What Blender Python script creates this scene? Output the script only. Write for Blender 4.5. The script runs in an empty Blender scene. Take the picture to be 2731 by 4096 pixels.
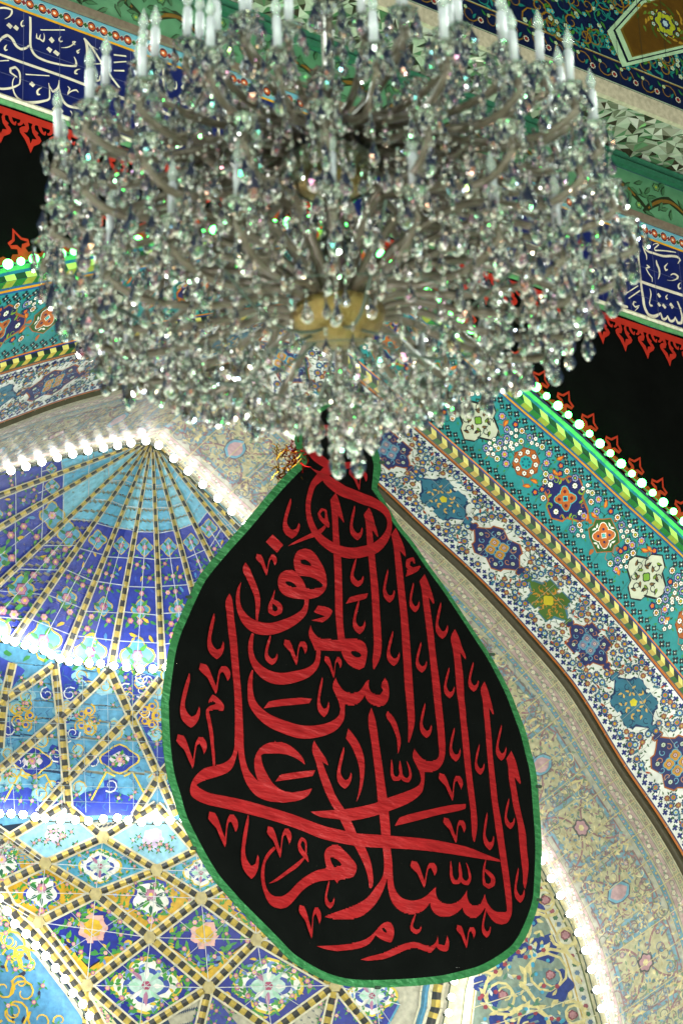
import bpy, bmesh, math, random
import numpy as np
from mathutils import Vector, Matrix
from mathutils.geometry import tessellate_polygon
R_ = math.radians
rnd = random.Random(7)
S = bpy.context.scene

# ---------------------------------------------------------------- camera
W, H, F = 2731., 4096., 11000.
TH, RO = R_(25.5), R_(2.5)
CAM = np.array([0, 0, 1.6])
FC = np.array([0, math.cos(TH), math.sin(TH)])
_r0 = np.array([1., 0, 0]); _u0 = np.array([0, -math.sin(TH), math.cos(TH)])
RC = math.cos(RO)*_r0 - math.sin(RO)*_u0
UC = math.cos(RO)*_u0 + math.sin(RO)*_r0
cd = bpy.data.cameras.new('camera'); co = bpy.data.objects.new('camera', cd); S.collection.objects.link(co)
co.matrix_world = Matrix(((RC[0], UC[0], -FC[0], CAM[0]), (RC[1], UC[1], -FC[1], CAM[1]), (RC[2], UC[2], -FC[2], CAM[2]), (0, 0, 0, 1)))
cd.sensor_fit = 'VERTICAL'; cd.sensor_height = 36; cd.sensor_width = 24
cd.lens = 36*F/H; cd.clip_start = .1; cd.clip_end = 600
cd.dof.use_dof = True; cd.dof.focus_distance = 35.5; cd.dof.aperture_fstop = 4.0
S.camera = co

# ---------------------------------------------------------------- world, sun, facade floodlights, added unseen lamps, exposure
w = bpy.data.worlds.new('World'); S.world = w; w.use_nodes = True
nt = w.node_tree; bg = nt.nodes['Background']
sky = nt.nodes.new('ShaderNodeTexSky'); sky.sky_type = 'NISHITA'; sky.sun_disc = False
sky.sun_elevation = R_(6); sky.sun_rotation = R_(190); sky.air_density = .6; sky.dust_density = 3
nt.links.new(sky.outputs[0], bg.inputs[0]); bg.inputs[1].default_value = .05
sl = bpy.data.lights.new('sun', 'SUN'); sl.energy = .5; sl.angle = R_(12); sl.color = (1, .97, .92)
so = bpy.data.objects.new('sun', sl); S.collection.objects.link(so)
so.rotation_euler = Vector((.15, -1, .3)).to_track_quat('Z', 'Y').to_euler()
def add_lamp(loc, target, energy, size, col=(1, .98, .94)):
    l = bpy.data.lights.new('offscreen_lamp', 'AREA'); l.energy = energy; l.size = size; l.color = col; l.shape = 'DISK'
    o = bpy.data.objects.new('offscreen_lamp', l); S.collection.objects.link(o); o.location = loc
    o.rotation_euler = (Vector(loc)-Vector(target)).to_track_quat('Z', 'Y').to_euler()
add_lamp((-8, 13, 2.5), (0, 33, 20), 2700, 1.2)
add_lamp((13, 15, 2.5), (3, 33, 19), 2700, 1.2)
_r = random.Random(3)
for i_ in range(8):    # added unseen downlights, tinted green, brightening the pavement the crystals refract
    a_ = i_*.785+.3; add_lamp((15*math.sin(a_), 9+13*math.cos(a_)*(.8 if math.cos(a_) > 0 else 1.2), 15), (9*math.sin(a_), 9+9*math.cos(a_), 0), 2500, .5, (.86, 1, .88))
for i_ in range(70):   # added small lamps all round the chandelier to make its crystals sparkle
    a_ = i_*2.4; d_ = _r.uniform(9, 15); cc_ = [(1, 1, 1), (.25, 1, .38), (1, .8, .55), (.3, 1, .42), (.65, .75, 1), (.85, 1, .88)][i_ % 6]
    add_lamp((d_*math.sin(a_), 10.5+d_*math.cos(a_), _r.uniform(1.2, 7.5)), (0, 10.6, 7.5), 52, .42, cc_)
for x_, y_, z_, e_, c_ in ((-7, -3, 2, 450, (1, .95, .85)), (9, -2, 2.5, 450, (.9, .95, 1)), (1, -6, 3, 450, (1, 1, .96)), (-4, 1, 9, 200, (.35, 1, .45)), (6, 2, 8, 200, (.35, 1, .45)), (-9, 9, 3, 260, (.6, .7, 1)), (10, 10, 3, 260, (1, .75, .45)), (0, 6, 1.5, 260, (1, 1, 1))): add_lamp((x_, y_, z_), (0, 11, 8), e_*.5, .4, c_)  # added unseen lamps, some tinted, for glints and fill on the chandelier
S.view_settings.view_transform = 'Standard'; S.view_settings.look = 'None'
S.view_settings.exposure = 0; S.view_settings.gamma = 1
S.render.engine = 'CYCLES'
cy = S.cycles
cy.max_bounces = 10; cy.transmission_bounces = 8; cy.glossy_bounces = 4; cy.diffuse_bounces = 3; cy.transparent_max_bounces = 8
cy.sample_clamp_indirect = 8; cy.sample_clamp_direct = 40; cy.caustics_reflective = False; cy.caustics_refractive = False
cy.use_denoising = True

# ---------------------------------------------------------------- plane of the facade
def ray(u, v):
    q = FC + RC*((u-W/2)/F) - UC*((v-H/2)/F); return q/np.linalg.norm(q)
D = RC*16600 - UC*4525 + FC*11000; D[2] = 0; D /= np.linalg.norm(D)
N = np.array([-D[1], D[0], 0])                      # into the portal
P0 = CAM + ray(1365, 2048)*36
P0N = float((P0-CAM) @ N)
def fac(u, v, k=0.):
    q = ray(u, v); return CAM + q*((P0N+k)/float(q @ N))
def sz(u, v, k=0.):
    p = fac(u, v, k); return (float((p-P0) @ D), float(p[2]))
def FP(s, z, k=0.):
    return (P0[0]+D[0]*s+N[0]*k, P0[1]+D[1]*s+N[1]*k, z)

# ---------------------------------------------------------------- helpers
def lin(c): return c/12.92 if c <= .04045 else ((c+.055)/1.055)**2.4
def C(h):
    h = h.lstrip('#'); return tuple(lin(int(h[i:i+2], 16)/255) for i in (0, 2, 4)) + (1.,)
def link(o, parent=None):
    S.collection.objects.link(o)
    if parent is not None: o.parent = parent
    return o
def empty(name, loc=(0, 0, 0)):
    o = bpy.data.objects.new(name, None); o.location = loc; o.empty_display_size = .1; return link(o)
def tag(o, label=None, cat=None, group=None, kind=None):
    if label: o['label'] = label
    if cat: o['category'] = cat
    if group: o['group'] = group
    if kind: o['kind'] = kind
    return o
def mat(name, col=None, rough=.5, metal=0., spec=.5, bump=0., bscale=30., var=.0, emit=None, estr=0, trans=0, ior=1.45, coat=0, film=0, attr=False, vscale=8, stretch=None, sheen=0):
    m = bpy.data.materials.new(name); m.use_nodes = True; t = m.node_tree; b = t.nodes['Principled BSDF']
    b.inputs['Roughness'].default_value = rough; b.inputs['Metallic'].default_value = metal
    b.inputs['Specular IOR Level'].default_value = spec; b.inputs['IOR'].default_value = ior
    b.inputs['Transmission Weight'].default_value = trans; b.inputs['Coat Weight'].default_value = coat
    if film:
        b.inputs['Thin Film Thickness'].default_value = film; b.inputs['Thin Film IOR'].default_value = 1.6
    if emit: b.inputs['Emission Color'].default_value = emit; b.inputs['Emission Strength'].default_value = estr
    tc = t.nodes.new('ShaderNodeTexCoord'); src = tc.outputs['Object']
    if stretch:
        mp = t.nodes.new('ShaderNodeMapping'); mp.inputs['Scale'].default_value = stretch; t.links.new(src, mp.inputs[0]); src = mp.outputs[0]
    if attr:
        a = t.nodes.new('ShaderNodeAttribute'); a.attribute_name = 'Col'; colout = a.outputs['Color']
    else:
        r = t.nodes.new('ShaderNodeRGB'); r.outputs[0].default_value = col; colout = r.outputs[0]
    if var:
        nz = t.nodes.new('ShaderNodeTexNoise'); nz.inputs['Scale'].default_value = vscale; nz.inputs['Detail'].default_value = 6
        t.links.new(src, nz.inputs['Vector'])
        mr = t.nodes.new('ShaderNodeMapRange'); mr.inputs['From Min'].default_value = .25; mr.inputs['From Max'].default_value = .75
        mr.inputs['To Min'].default_value = 1-var; mr.inputs['To Max'].default_value = 1+var*.6
        t.links.new(nz.outputs['Fac'], mr.inputs['Value'])
        vm = t.nodes.new('ShaderNodeVectorMath'); vm.operation = 'SCALE'
        t.links.new(colout, vm.inputs[0]); t.links.new(mr.outputs[0], vm.inputs['Scale']); colout = vm.outputs[0]
    t.links.new(colout, b.inputs['Base Color'])
    if bump:
        nb = t.nodes.new('ShaderNodeTexNoise'); nb.inputs['Scale'].default_value = bscale; nb.inputs['Detail'].default_value = 5
        t.links.new(src, nb.inputs['Vector'])
        bp = t.nodes.new('ShaderNodeBump'); bp.inputs['Strength'].default_value = min(1, bump); bp.inputs['Distance'].default_value = .05 if stretch else .02
        t.links.new(nb.outputs['Fac'], bp.inputs['Height']); t.links.new(bp.outputs[0], b.inputs['Normal'])
    return m
M = dict(
    tile=mat('glazed_tile', attr=True, rough=.3, spec=.45, var=.22, bump=.12, bscale=9, vscale=5),
    worn=mat('worn_glazed_tile', attr=True, rough=.4, spec=.4, var=.32, bump=.25, bscale=14, vscale=11),
    stone=mat('moulding_stone', attr=True, rough=.6, var=.3, vscale=14, bump=.2, bscale=30),
    cloth=mat('black_cloth', C('#0a0c0b'), rough=.95, spec=.03, var=.25, vscale=3, bump=.3, bscale=4),
    lace=mat('red_felt', C('#ac2a1c'), rough=.8, spec=.2, var=.18, vscale=9),
    foil=mat('red_foil', C('#961c1e'), rough=.36, metal=.25, spec=.6, var=.22, vscale=4, bump=.84, bscale=2.6, stretch=(1.1, 1.1, 4.5)),
    gfoil=mat('green_foil', C('#2f7040'), rough=.42, metal=.25, spec=.6, var=.3, vscale=7, bump=.9, bscale=7, stretch=(1, 1, 2.2)),
    gold=mat('gold', C('#6f5e38'), rough=.3, metal=1., bump=.84, bscale=60),
    arm=mat('dull_silver', C('#4f463b'), rough=.4, metal=.3, spec=.6, var=.2, vscale=20),
    candle=mat('white_sleeve', C('#8c8c92'), rough=.4),
    bulbglass=mat('candle_bulb_glass', C('#d8e4dc'), rough=.06, trans=.75, ior=1.45),
    mirror=mat('mirror_mosaic', attr=True, rough=.22, metal=.5),
    cable=mat('cable', C('#2c3a30'), rough=.5),
    socket=mat('clear_socket', C('#7fae90'), rough=.2, trans=.5),
    whitebulb=mat('white_bulb', C('#ffffff'), emit=(1, .97, .93, 1), estr=33),
    dimbulb=mat('dim_white_bulb', C('#ffffff'), emit=(1, .97, .93, 1), estr=16),
    greenbulb=mat('green_bulb', C('#ffffff'), emit=(.032, 1, .1, 1), estr=28),
    marble=mat('courtyard_marble', C('#b9b3a6'), rough=.35, var=.15, vscale=2),
    tinsel=mat('gold_tinsel', C('#c99a3a'), rough=.2, metal=1),
    redtinsel=mat('red_tinsel', C('#b01818'), rough=.25, metal=.9),
)
def mesh_obj(name, vs, fs, m, parent=None, cols=None, smooth=False):
    me = bpy.data.meshes.new(name); me.from_pydata(vs, [], fs)
    if cols is not None:
        a = me.color_attributes.new('Col', 'FLOAT_COLOR', 'POINT')
        a.data.foreach_set('color', np.array(cols, dtype=np.float32).ravel())
    me.materials.append(m)
    if smooth: me.polygons.foreach_set('use_smooth', [True]*len(me.polygons))
    me.update()
    return link(bpy.data.objects.new(name, me), parent)

def herm(p, closed, n=4, corner=50):
    """smooth polyline through points, sharp corners kept"""
    L = len(p); P = [np.array(q, float) for q in p]; out = []
    def tang(i):
        if closed or 0 < i < L-1:
            a, b, c = P[(i-1) % L], P[i], P[(i+1) % L]
            x, y = b[:2]-a[:2], c[:2]-b[:2]; lx, ly = np.hypot(*x)+1e-9, np.hypot(*y)+1e-9
            ang = math.degrees(math.acos(max(-1, min(1, float(x@y)/lx/ly))))
            if ang > corner: return None
            t = (b-a)/lx + (c-b)/ly; return t/2
        return None
    T = [tang(i) for i in range(L)]
    for i in range(L if closed else L-1):
        j = (i+1) % L; a, b = P[i], P[j]; l = np.hypot(*(b-a)[:2])+1e-9
        ch = (b-a)/l
        ta = T[i] if T[i] is not None else (2*ch-T[j] if T[j] is not None else ch)
        tb = T[j] if T[j] is not None else (2*ch-T[i] if T[i] is not None else ch)
        nn = n if l > 2 or True else 1
        for q in range(nn):
            t = q/nn; h1 = 2*t**3-3*t*t+1; h2 = t**3-2*t*t+t; h3 = -2*t**3+3*t*t; h4 = t**3-t*t
            out.append(h1*a+h2*l*ta+h3*b+h4*l*tb)
    if not closed: out.append(P[-1])
    return out

class Sheet:
    """flat art laid on a surface: 2-D shapes in surface coordinates, each a thin layer above the one below"""
    def __init__(s, mp, hs=1., big=None): s.m = mp; s.v = []; s.f = []; s.c = []; s.hs = hs; s.big = big
    def fill(s, loops, col, h, cell):
        """cover a large outline with small pieces so that it follows a curved surface"""
        y0 = min(p[1] for l in loops for p in l); y1 = max(p[1] for l in loops for p in l)
        n = max(2, int(math.ceil((y1-y0)/cell))); e = (y1-y0)*1e-4
        def xs(y):
            r = []
            for l in loops:
                for a, b in zip(l, list(l[1:])+[l[0]]):
                    if (a[1] <= y) != (b[1] <= y): r.append(a[0]+(b[0]-a[0])*(y-a[1])/(b[1]-a[1]))
            return sorted(r)
        for i in range(n):
            ya, yb = y0+(y1-y0)*i/n, y0+(y1-y0)*(i+1)/n
            A, B = xs(ya+e), xs(yb-e)
            if len(A) != len(B) or len(A) % 2: A = B = xs((ya+yb)/2)
            for k in range(0, len(A)-1, 2):
                m = max(1, int(math.ceil(max(A[k+1]-A[k], B[k+1]-B[k])/cell/1.5)))
                s.quadstrip([(A[k]+(A[k+1]-A[k])*q/m, ya) for q in range(m+1)], [(B[k]+(B[k+1]-B[k])*q/m, yb) for q in range(m+1)], col, h)
    def poly(s, pts, col, h):
        if s.big and (max(p[0] for p in pts)-min(p[0] for p in pts) > s.big or max(p[1] for p in pts)-min(p[1] for p in pts) > s.big):
            return s.fill([list(pts)], col, h, s.big*.3)
        i = len(s.v); h *= s.hs
        s.v += [s.m(float(p[0]), float(p[1]), h) for p in pts]; s.c += [col]*len(pts); s.f.append(tuple(range(i, i+len(pts))))
    def holed(s, loops, col, h):
        i = len(s.v); h *= s.hs
        tri = tessellate_polygon([[Vector((float(p[0]), float(p[1]), 0)) for p in l] for l in loops])
        pts = [p for l in loops for p in l]
        s.v += [s.m(float(p[0]), float(p[1]), h) for p in pts]; s.c += [col]*len(pts)
        s.f += [tuple(i+a for a in t) for t in tri]
    def quadstrip(s, A, B, col, h, dh=0.):
        i = len(s.v); n = len(A)
        for k in range(n):
            hh = (h+dh*k/n)*s.hs
            s.v.append(s.m(float(A[k][0]), float(A[k][1]), hh)); s.v.append(s.m(float(B[k][0]), float(B[k][1]), hh))
        s.c += [col]*(2*n)
        s.f += [(i+2*k, i+2*k+1, i+2*k+3, i+2*k+2) for k in range(n-1)]
    def stroke(s, pts, col, h, w=None, n=4, dh=0., smooth=True):
        if w is not None: pts = [(p[0], p[1], w) for p in pts]
        q = herm(pts, False, n) if smooth and len(pts) > 2 else [np.array(p, float) for p in pts]
        A, B = [], []
        for k in range(len(q)):
            a, b = q[max(0, k-1)], q[min(len(q)-1, k+1)]
            t = b[:2]-a[:2]; l = math.hypot(*t) or 1; nx, ny = -t[1]/l, t[0]/l; ww = max(0.0001, q[k][2])/2
            A.append((q[k][0]+nx*ww, q[k][1]+ny*ww)); B.append((q[k][0]-nx*ww, q[k][1]-ny*ww))
        s.quadstrip(A, B, col, h, dh)
    def rect(s, x0, y0, x1, y1, col, h, nx=1):
        A = [(x0+(x1-x0)*i/nx, y0) for i in range(nx+1)]; B = [(a[0], y1) for a in A]
        s.quadstrip(A, B, col, h)
    def lobe(s, cx, cy, r, n, dep, col, h, rot=0, m=None, sx=1, sy=1, ang=0):
        m = m or max(12, n*5); P = []
        ca, sa = math.cos(ang), math.sin(ang)
        for i in range(m):
            t = 2*math.pi*i/m; rr = r*(1-dep+dep*abs(math.cos(n*(t-rot)/2))**.8)
            x, y = rr*math.cos(t)*sx, rr*math.sin(t)*sy
            P.append((cx+x*ca-y*sa, cy+x*sa+y*ca))
        s.poly(P, col, h)
    def shape(s, cx, cy, sc, ang, pts, col, h, flip=1):
        ca, sa = math.cos(ang), math.sin(ang)
        s.poly([(cx+sc*(x*ca*flip-y*sa), cy+sc*(x*sa*flip+y*ca)) for x, y in pts], col, h)
    def flower(s, x, y, r, n, pet, cen, out, h, inner=None, a=0):
        s.lobe(x, y, r, n, .3, out, h, a); s.lobe(x, y, r*.8, n, .36, pet, h+1, a)
        if inner: s.lobe(x, y, r*.5, n, .2, inner, h+2, a)
        s.lobe(x, y, r*.26, 4, .1, cen, h+3, a, m=8)
    def leaf(s, x, y, l, w, a, col, h):
        ca, sa = math.cos(a), math.sin(a)
        P = [(0, 0), (.3, .5), (.65, .42), (1, 0), (.6, -.22), (.25, -.3)]
        s.poly([(x+(p*l)*ca-(q*w)*sa, y+(p*l)*sa+(q*w)*ca) for p, q in P], col, h)
    def build(s, name, m, parent): return mesh_obj(name, s.v, s.f, m, parent, s.c)

def tube(pts, r, seg=6, rads=None):
    P = [np.array(p, float) for p in pts]; vs = []; fs = []
    up = np.array([.13, .21, 1.]); 
    for i, p in enumerate(P):
        t = P[min(i+1, len(P)-1)]-P[max(0, i-1)]; t /= np.linalg.norm(t)+1e-12
        a = np.cross(t, up); a /= np.linalg.norm(a)+1e-12; b = np.cross(t, a)
        rr = rads[i] if rads else r
        for k in range(seg):
            th = 2*math.pi*k/seg; vs.append(tuple(p+rr*(a*math.cos(th)+b*math.sin(th))))
    for i in range(len(P)-1):
        for k in range(seg):
            k2 = (k+1) % seg; fs.append((i*seg+k, i*seg+k2, (i+1)*seg+k2, (i+1)*seg+k))
    fs.append(tuple(range(seg))[::-1]); fs.append(tuple((len(P)-1)*seg+k for k in range(seg)))
    return vs, fs
def lathe(prof, seg=24):
    vs = []; fs = []
    for r, z in prof:
        for k in range(seg):
            t = 2*math.pi*k/seg; vs.append((r*math.cos(t), r*math.sin(t), z))
    for i in range(len(prof)-1):
        for k in range(seg):
            k2 = (k+1) % seg; fs.append((i*seg+k, i*seg+k2, (i+1)*seg+k2, (i+1)*seg+k))
    return vs, fs
def merge(parts):
    vs = []; fs = []
    for v, f in parts:
        i = len(vs); vs += [tuple(p) for p in v]; fs += [tuple(i+a for a in q) for q in f]
    return vs, fs
# ---------------------------------------------------------------- the portal: arch curves (s, z) and their depth behind the facade
def arclen(pts, step=.12):
    """resample to signed arc length measured from the apex (highest point)"""
    q = np.array([p for p in herm(pts, False, 10, corner=28)])
    L = np.concatenate([[0], np.cumsum(np.hypot(*np.diff(q, axis=0).T))])
    L -= L[np.argmax(q[:, 1])]
    return L, q
class Curve:
    def __init__(s, pts, k): s.L, s.q = arclen(pts); s.k = k
    def at(s, x): return (float(np.interp(x, s.L, s.q[:, 0])), float(np.interp(x, s.L, s.q[:, 1])), s.k)
_a0 = [(-10.4, 8), (-10.1, 12.8), (-9.4, 15.3), (-8.5, 16.6), (-7.5, 17.65), (-6.3, 18.5), (-5.11, 19.19), (-4.49, 19.51), (-3.2, 20.15), (-1.3, 21.0), (-.3, 21.42), (0.04, 21.55), (.5, 21.31), (1.9, 20.65), (3.29, 19.9), (4.19, 19.43), (5.19, 18.84), (6.14, 18.3), (7.2, 17.5), (8.4, 16.4), (9.4, 15.2), (10.2, 13), (10.5, 8)]
_a2 = [(-9.8, 8), (-9.6, 11.5), (-9.1, 13.6), (-8, 15.6), (-6.5, 17.15), (-5.5, 17.9), (-4.5, 18.57), (-3.48, 19.15), (-2, 19.9), (0.04, 20.78), (1.5, 20.05), (2.92, 19.28), (3.68, 18.85), (5.16, 17.92), (6.31, 17.05), (7.5, 15.95), (8.5, 14.8), (9.2, 13.6), (9.7, 11.5), (9.8, 8)]
A0 = Curve(_a0, 0.); A1 = Curve([(s, z-.34) for s, z in _a0], .14); A2 = Curve(_a2, 1.06)
A3 = Curve([(s, z-.15) for s, z in _a2], 1.2)
G0 = Curve([(-8.7, 8), (-8.4, 12.5), (-7.6, 15), (-6.6, 16.3), (-5.5, 17.3), (-4.6, 17.92), (-3.76, 18.46), (-2.77, 19.09), (-1.94, 19.54), (-1, 20.0), (0, 20.45), (1.2, 19.8), (2.48, 19.13), (3.24, 18.65), (4.28, 18.01), (5.14, 17.36), (5.91, 16.7), (6.8, 15.56), (7.5, 14.75), (7.95, 14.1), (8.3, 13.2), (8.5, 12), (8.65, 8)], 2.4)
G1 = Curve([(s*.992, z-.04) for s, z in [(-8.7, 8), (-8.4, 12.5), (-7.6, 15), (-6.6, 16.3), (-5.5, 17.3), (-4.6, 17.92), (-3.76, 18.46), (-2.77, 19.09), (-1.94, 19.54), (-1, 20.0), (0, 20.45), (1.2, 19.8), (2.48, 19.13), (3.24, 18.65), (4.28, 18.01), (5.14, 17.36), (5.91, 16.7), (6.8, 15.56), (7.5, 14.75), (7.95, 14.1), (8.3, 13.2), (8.5, 12), (8.65, 8)]], 2.52)
R0 = Curve([(-8, 8), (-7.7, 12.7), (-6.9, 15), (-5.5, 16.7), (-4.5, 17.6), (-3.6, 18.3), (-2.59, 18.93), (-1.54, 19.48), (-.8, 19.82), (-.06, 20.12), (.7, 19.68), (1.53, 19.15), (3, 18.2), (4.5, 17.15), (5.8, 16.0), (6.87, 14.72), (7.26, 14.1), (7.59, 13.44), (7.79, 12.69), (7.9, 12.2), (8, 11), (8.05, 7.5)], 4.5)
def loft(A, B, w, bulge=0.):
    """surface between two arch curves: x = arc length, y = 0..w across; third = height off the surface"""
    def f(x, y, h):
        a = A.at(x); b = B.at(x*(B.L[-1]/A.L[-1] if x > 0 else B.L[0]/A.L[0]) if False else x); t = y/w
        a2 = A.at(x+.05); b2 = B.at(x+.05)
        p = np.array(FP(*a))*(1-t)+np.array(FP(*b))*t
        e = np.array(FP(*a2))*(1-t)+np.array(FP(*b2))*t - p
        c = np.array(FP(*b))-np.array(FP(*a)); n = np.cross(e, c); n /= np.linalg.norm(n)+1e-12
        if n @ (CAM-p) < 0: n = -n
        return tuple(p+n*(h-bulge*4*t*(1-t)))
    return f
def band_width(A, B, x=3.): return float(np.linalg.norm(np.array(FP(*A.at(x)))-np.array(FP(*B.at(x)))))
def base_band(sh, x0, x1, w, col, nx=190, ny=6):
    for j in range(ny): sh.rect(x0, w*j/ny, x1, w*(j+1)/ny, col, 0, nx)
XL, XR = -12.5, 13.2

portal = empty('shrine_portal', tuple(FP(0, 0, 0)))
tag(portal, 'tall pointed portal arch tiled in turquoise and white florals, with a blue ribbed vault', 'building')
portal.location = (0, 0, 0)
navy, white, cream = C('#1b2466'), C('#e9ebe6'), C('#e6e0c4')
WH = C('#ecede6')
# --- stripe border between bulbs and turquoise band
w01 = band_width(A0, A1); sh = Sheet(loft(A0, A1, w01), .001, .3)
base_band(sh, XL, XR, w01, C('#27508a'), 140, 2)
sh.rect(XL, w01*.0, XR, w01*.18, C('#4f8a66'), 4, 140)
sh.rect(XL, w01*.84, XR, w01*.92, C('#d07a20'), 4, 140)
x = XL; i = 0
while x < XR:
    c = [C('#b8b06a'), C('#20342c')][i % 2]; sh.poly([(x, w01*.3), (x+.16, w01*.3), (x+.22, w01*.52), (x+.06, w01*.52)], c, 4)
    sh.poly([(x+.06, w01*.53), (x+.22, w01*.53), (x+.16, w01*.76), (x, w01*.76)], [C('#8f7c3c'), C('#2c5a34')][i % 2], 4); x += .165; i += 1
sh.build('stripe_border', M['tile'], portal)

# --- turquoise floral band
def sawtooth(sh, x0, x1, y, sgn, col, h=4, dot=None, s=.052, per=.16):
    x = x0; i = 0
    while x < x1:
        for dx, dy, r in ((0, .055, s), (per/2, .115, s*.8)):
            yy = y+sgn*dy; a = r*.36
            sh.poly([(x+dx-a, yy-r), (x+dx+a, yy-r), (x+dx+a, yy-a), (x+dx+r, yy-a), (x+dx+r, yy+a), (x+dx+a, yy+a), (x+dx+a, yy+r), (x+dx-a, yy+r), (x+dx-a, yy+a), (x+dx-r, yy+a), (x+dx-r, yy-a), (x+dx-a, yy-a)], col, h+i % 2*.3)
            if dot: sh.poly([(x+dx-a*.8, yy), (x+dx, yy-a*.8), (x+dx+a*.8, yy), (x+dx, yy+a*.8)], dot, h+2)
            i += 1
        x += per
w12 = band_width(A1, A2); sh = Sheet(loft(A1, A2, w12), .001, .3)
TQ = C('#2a8a90'); base_band(sh, XL, XR, w12, TQ)
sawtooth(sh, XL, XR, 0, 1, C('#10202c'), dot=C('#c9d8d0')); sawtooth(sh, XL, XR, w12, -1, C('#10202c'), dot=C('#c9d8d0'))
OUT, OR, GR, DG, NV, DB = C('#151b22'), C('#cf6a1e'), C('#2f6b2c'), C('#1d4424'), C('#1a2060'), C('#16265a')
def scroll(sh, x, y, a, r, col, w, h, sg=1, turns=1.2):
    P = []
    for k in range(12):
        t = k/11; q = r*(1-t*.75); b = a+sg*t*turns*2*math.pi; P.append((x+q*math.cos(b), y+q*math.sin(b), w*(1-.5*t)))
    sh.stroke(P, col, h, n=1, smooth=False)
def medal_rosette(sh, x, y, R):
    sh.lobe(x, y, R*1.0, 8, .22, C('#7c3a12'), 8); sh.lobe(x, y, R*.95, 8, .22, C('#a85a26'), 9); sh.lobe(x, y, R*.45, 8, .15, C('#1a98a0'), 10)
    for k in range(8):
        a = k*math.pi/4+.3; sh.flower(x+R*.68*math.cos(a), y+R*.68*math.sin(a), R*.2, 6, WH, C('#90301c'), OUT, 10)
    for k in range(7): a = k*.9; sh.lobe(x+R*.25*math.cos(a), y+R*.25*math.sin(a), R*.09, 4, .2, C('#0f5f70'), 11, m=8)
def medal_navy(sh, x, y, R):
    for k in range(8):
        a = k*math.pi/4+.4; scroll(sh, x+R*.95*math.cos(a)*1.15, y+R*.95*math.sin(a), a, R*.2, C('#b0602a') if k % 2 else C('#7ea52e'), R*.06, 13+k*.05, (-1)**k, .9)
    sh.lobe(x, y, R*1.32, 4, .38, C('#a8602c'), 8, m=40, sx=1.2); sh.lobe(x, y, R*1.24, 4, .38, NV, 9, m=40, sx=1.2)
    for k in range(4):
        a = k*math.pi/2+math.pi/4; sh.lobe(x+R*.34*math.cos(a), y+R*.34*math.sin(a), R*.33, 3, .3, C('#3fb0b8'), 10, a); sh.lobe(x+R*.35*math.cos(a), y+R*.35*math.sin(a), R*.27, 3, .3, C('#b5622a'), 11, a)
        sh.lobe(x+R*.36*math.cos(a), y+R*.36*math.sin(a), R*.1, 5, .3, C('#6c1f24'), 12)
        a += math.pi/4; sh.flower(x+R*.98*math.cos(a)*1.12, y+R*.85*math.sin(a), R*.19, 7, WH, C('#8fb02c'), OUT, 12)
        for sg in (-1, 1):
            b = a+sg*.4; sh.leaf(x+R*.8*math.cos(b), y+R*.8*math.sin(b), R*.35, R*.16, b+sg, C('#7ea52e'), 11)
def medal_olive(sh, x, y, R):
    for k in range(4):
        a = k*math.pi/2; sh.leaf(x+R*1.0*math.cos(a), y+R*1.0*math.sin(a), R*.45, R*.3, a, C('#b0602a'), 8)
    sh.lobe(x, y, R*1.1, 8, .2, C('#a8602c'), 8, m=48, rot=.4); sh.lobe(x, y, R*1.04, 8, .2, C('#2b5a26'), 9, m=48, rot=.4)
    for k in range(4):
        a = k*math.pi/2+math.pi/4; sh.lobe(x+R*.4*math.cos(a), y+R*.4*math.sin(a), R*.36, 3, .25, WH, 10, a); sh.lobe(x+R*.4*math.cos(a), y+R*.4*math.sin(a), R*.31, 3, .25, C('#c0672a'), 11, a)
        sh.lobe(x+R*.36*math.cos(a), y+R*.36*math.sin(a), R*.09, 4, .2, NV, 12, m=8)
        a += math.pi/4
        for sg in (-1, 1): sh.leaf(x+R*.62*math.cos(a), y+R*.62*math.sin(a), R*.3, R*.15, a+sg*1.1, WH, 11)
    sh.lobe(x, y, R*.1, 6, .2, C('#4cc0cc'), 13)
def medal_white(sh, x, y, R, rot=0):
    sh.lobe(x, y, R*1.25, 4, .42, OUT, 8, m=44, rot=rot); sh.lobe(x, y, R*1.18, 4, .42, C('#bfc4b2'), 9, m=44, rot=rot)
    for k in range(16):
        a = k*math.pi/8+rot; q = R*(.78 if k % 4 == 0 else .5 if k % 2 == 0 else .36)
        sh.leaf(x+q*math.cos(a), y+q*math.sin(a), R*.34, R*.22, a+1.2*(-1)**k, OUT, 10); sh.leaf(x+q*math.cos(a)*1.02, y+q*math.sin(a)*1.02, R*.26, R*.13, a+1.2*(-1)**k, C('#6d5230') if k % 3 else C('#6d8a2c'), 11)
    for k in range(8):
        a = k*math.pi/4+rot+.2; scroll(sh, x+R*.62*math.cos(a), y+R*.62*math.sin(a), a, R*.2, OUT, R*.05, 13+k*.05, (-1)**k, .9)
    sh.lobe(x, y, R*.24, 4, .3, OUT, 12); sh.lobe(x, y, R*.19, 4, .3, C('#6d9a34'), 13)
def find(A, B, w, u, v):
    best = None; f = loft(A, B, w)
    for i in range(-10, 130):
        for j in (0, .25, .5, .75, 1):
            p = np.array(f(i*.1, w*j, 0))-CAM; z = p@FC; e = (W/2+F*(p@RC)/z-u)**2+(H/2-F*(p@UC)/z-v)**2
            if best is None or e < best[0]: best = (e, i*.1, w*j)
    return best[1], best[2]
meds = []; fl = []
def crop(x, y): return 1600+x/1.386, 1500+y/1.386
xr = find(A1, A2, w12, *crop(690, 490))[0]; xn = find(A1, A2, w12, *crop(905, 680))[0]; xo = find(A1, A2, w12, *crop(1142, 895))[0]; xw = find(A1, A2, w12, *crop(1370, 1120))[0]
cyc = xw-xr+.95
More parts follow.
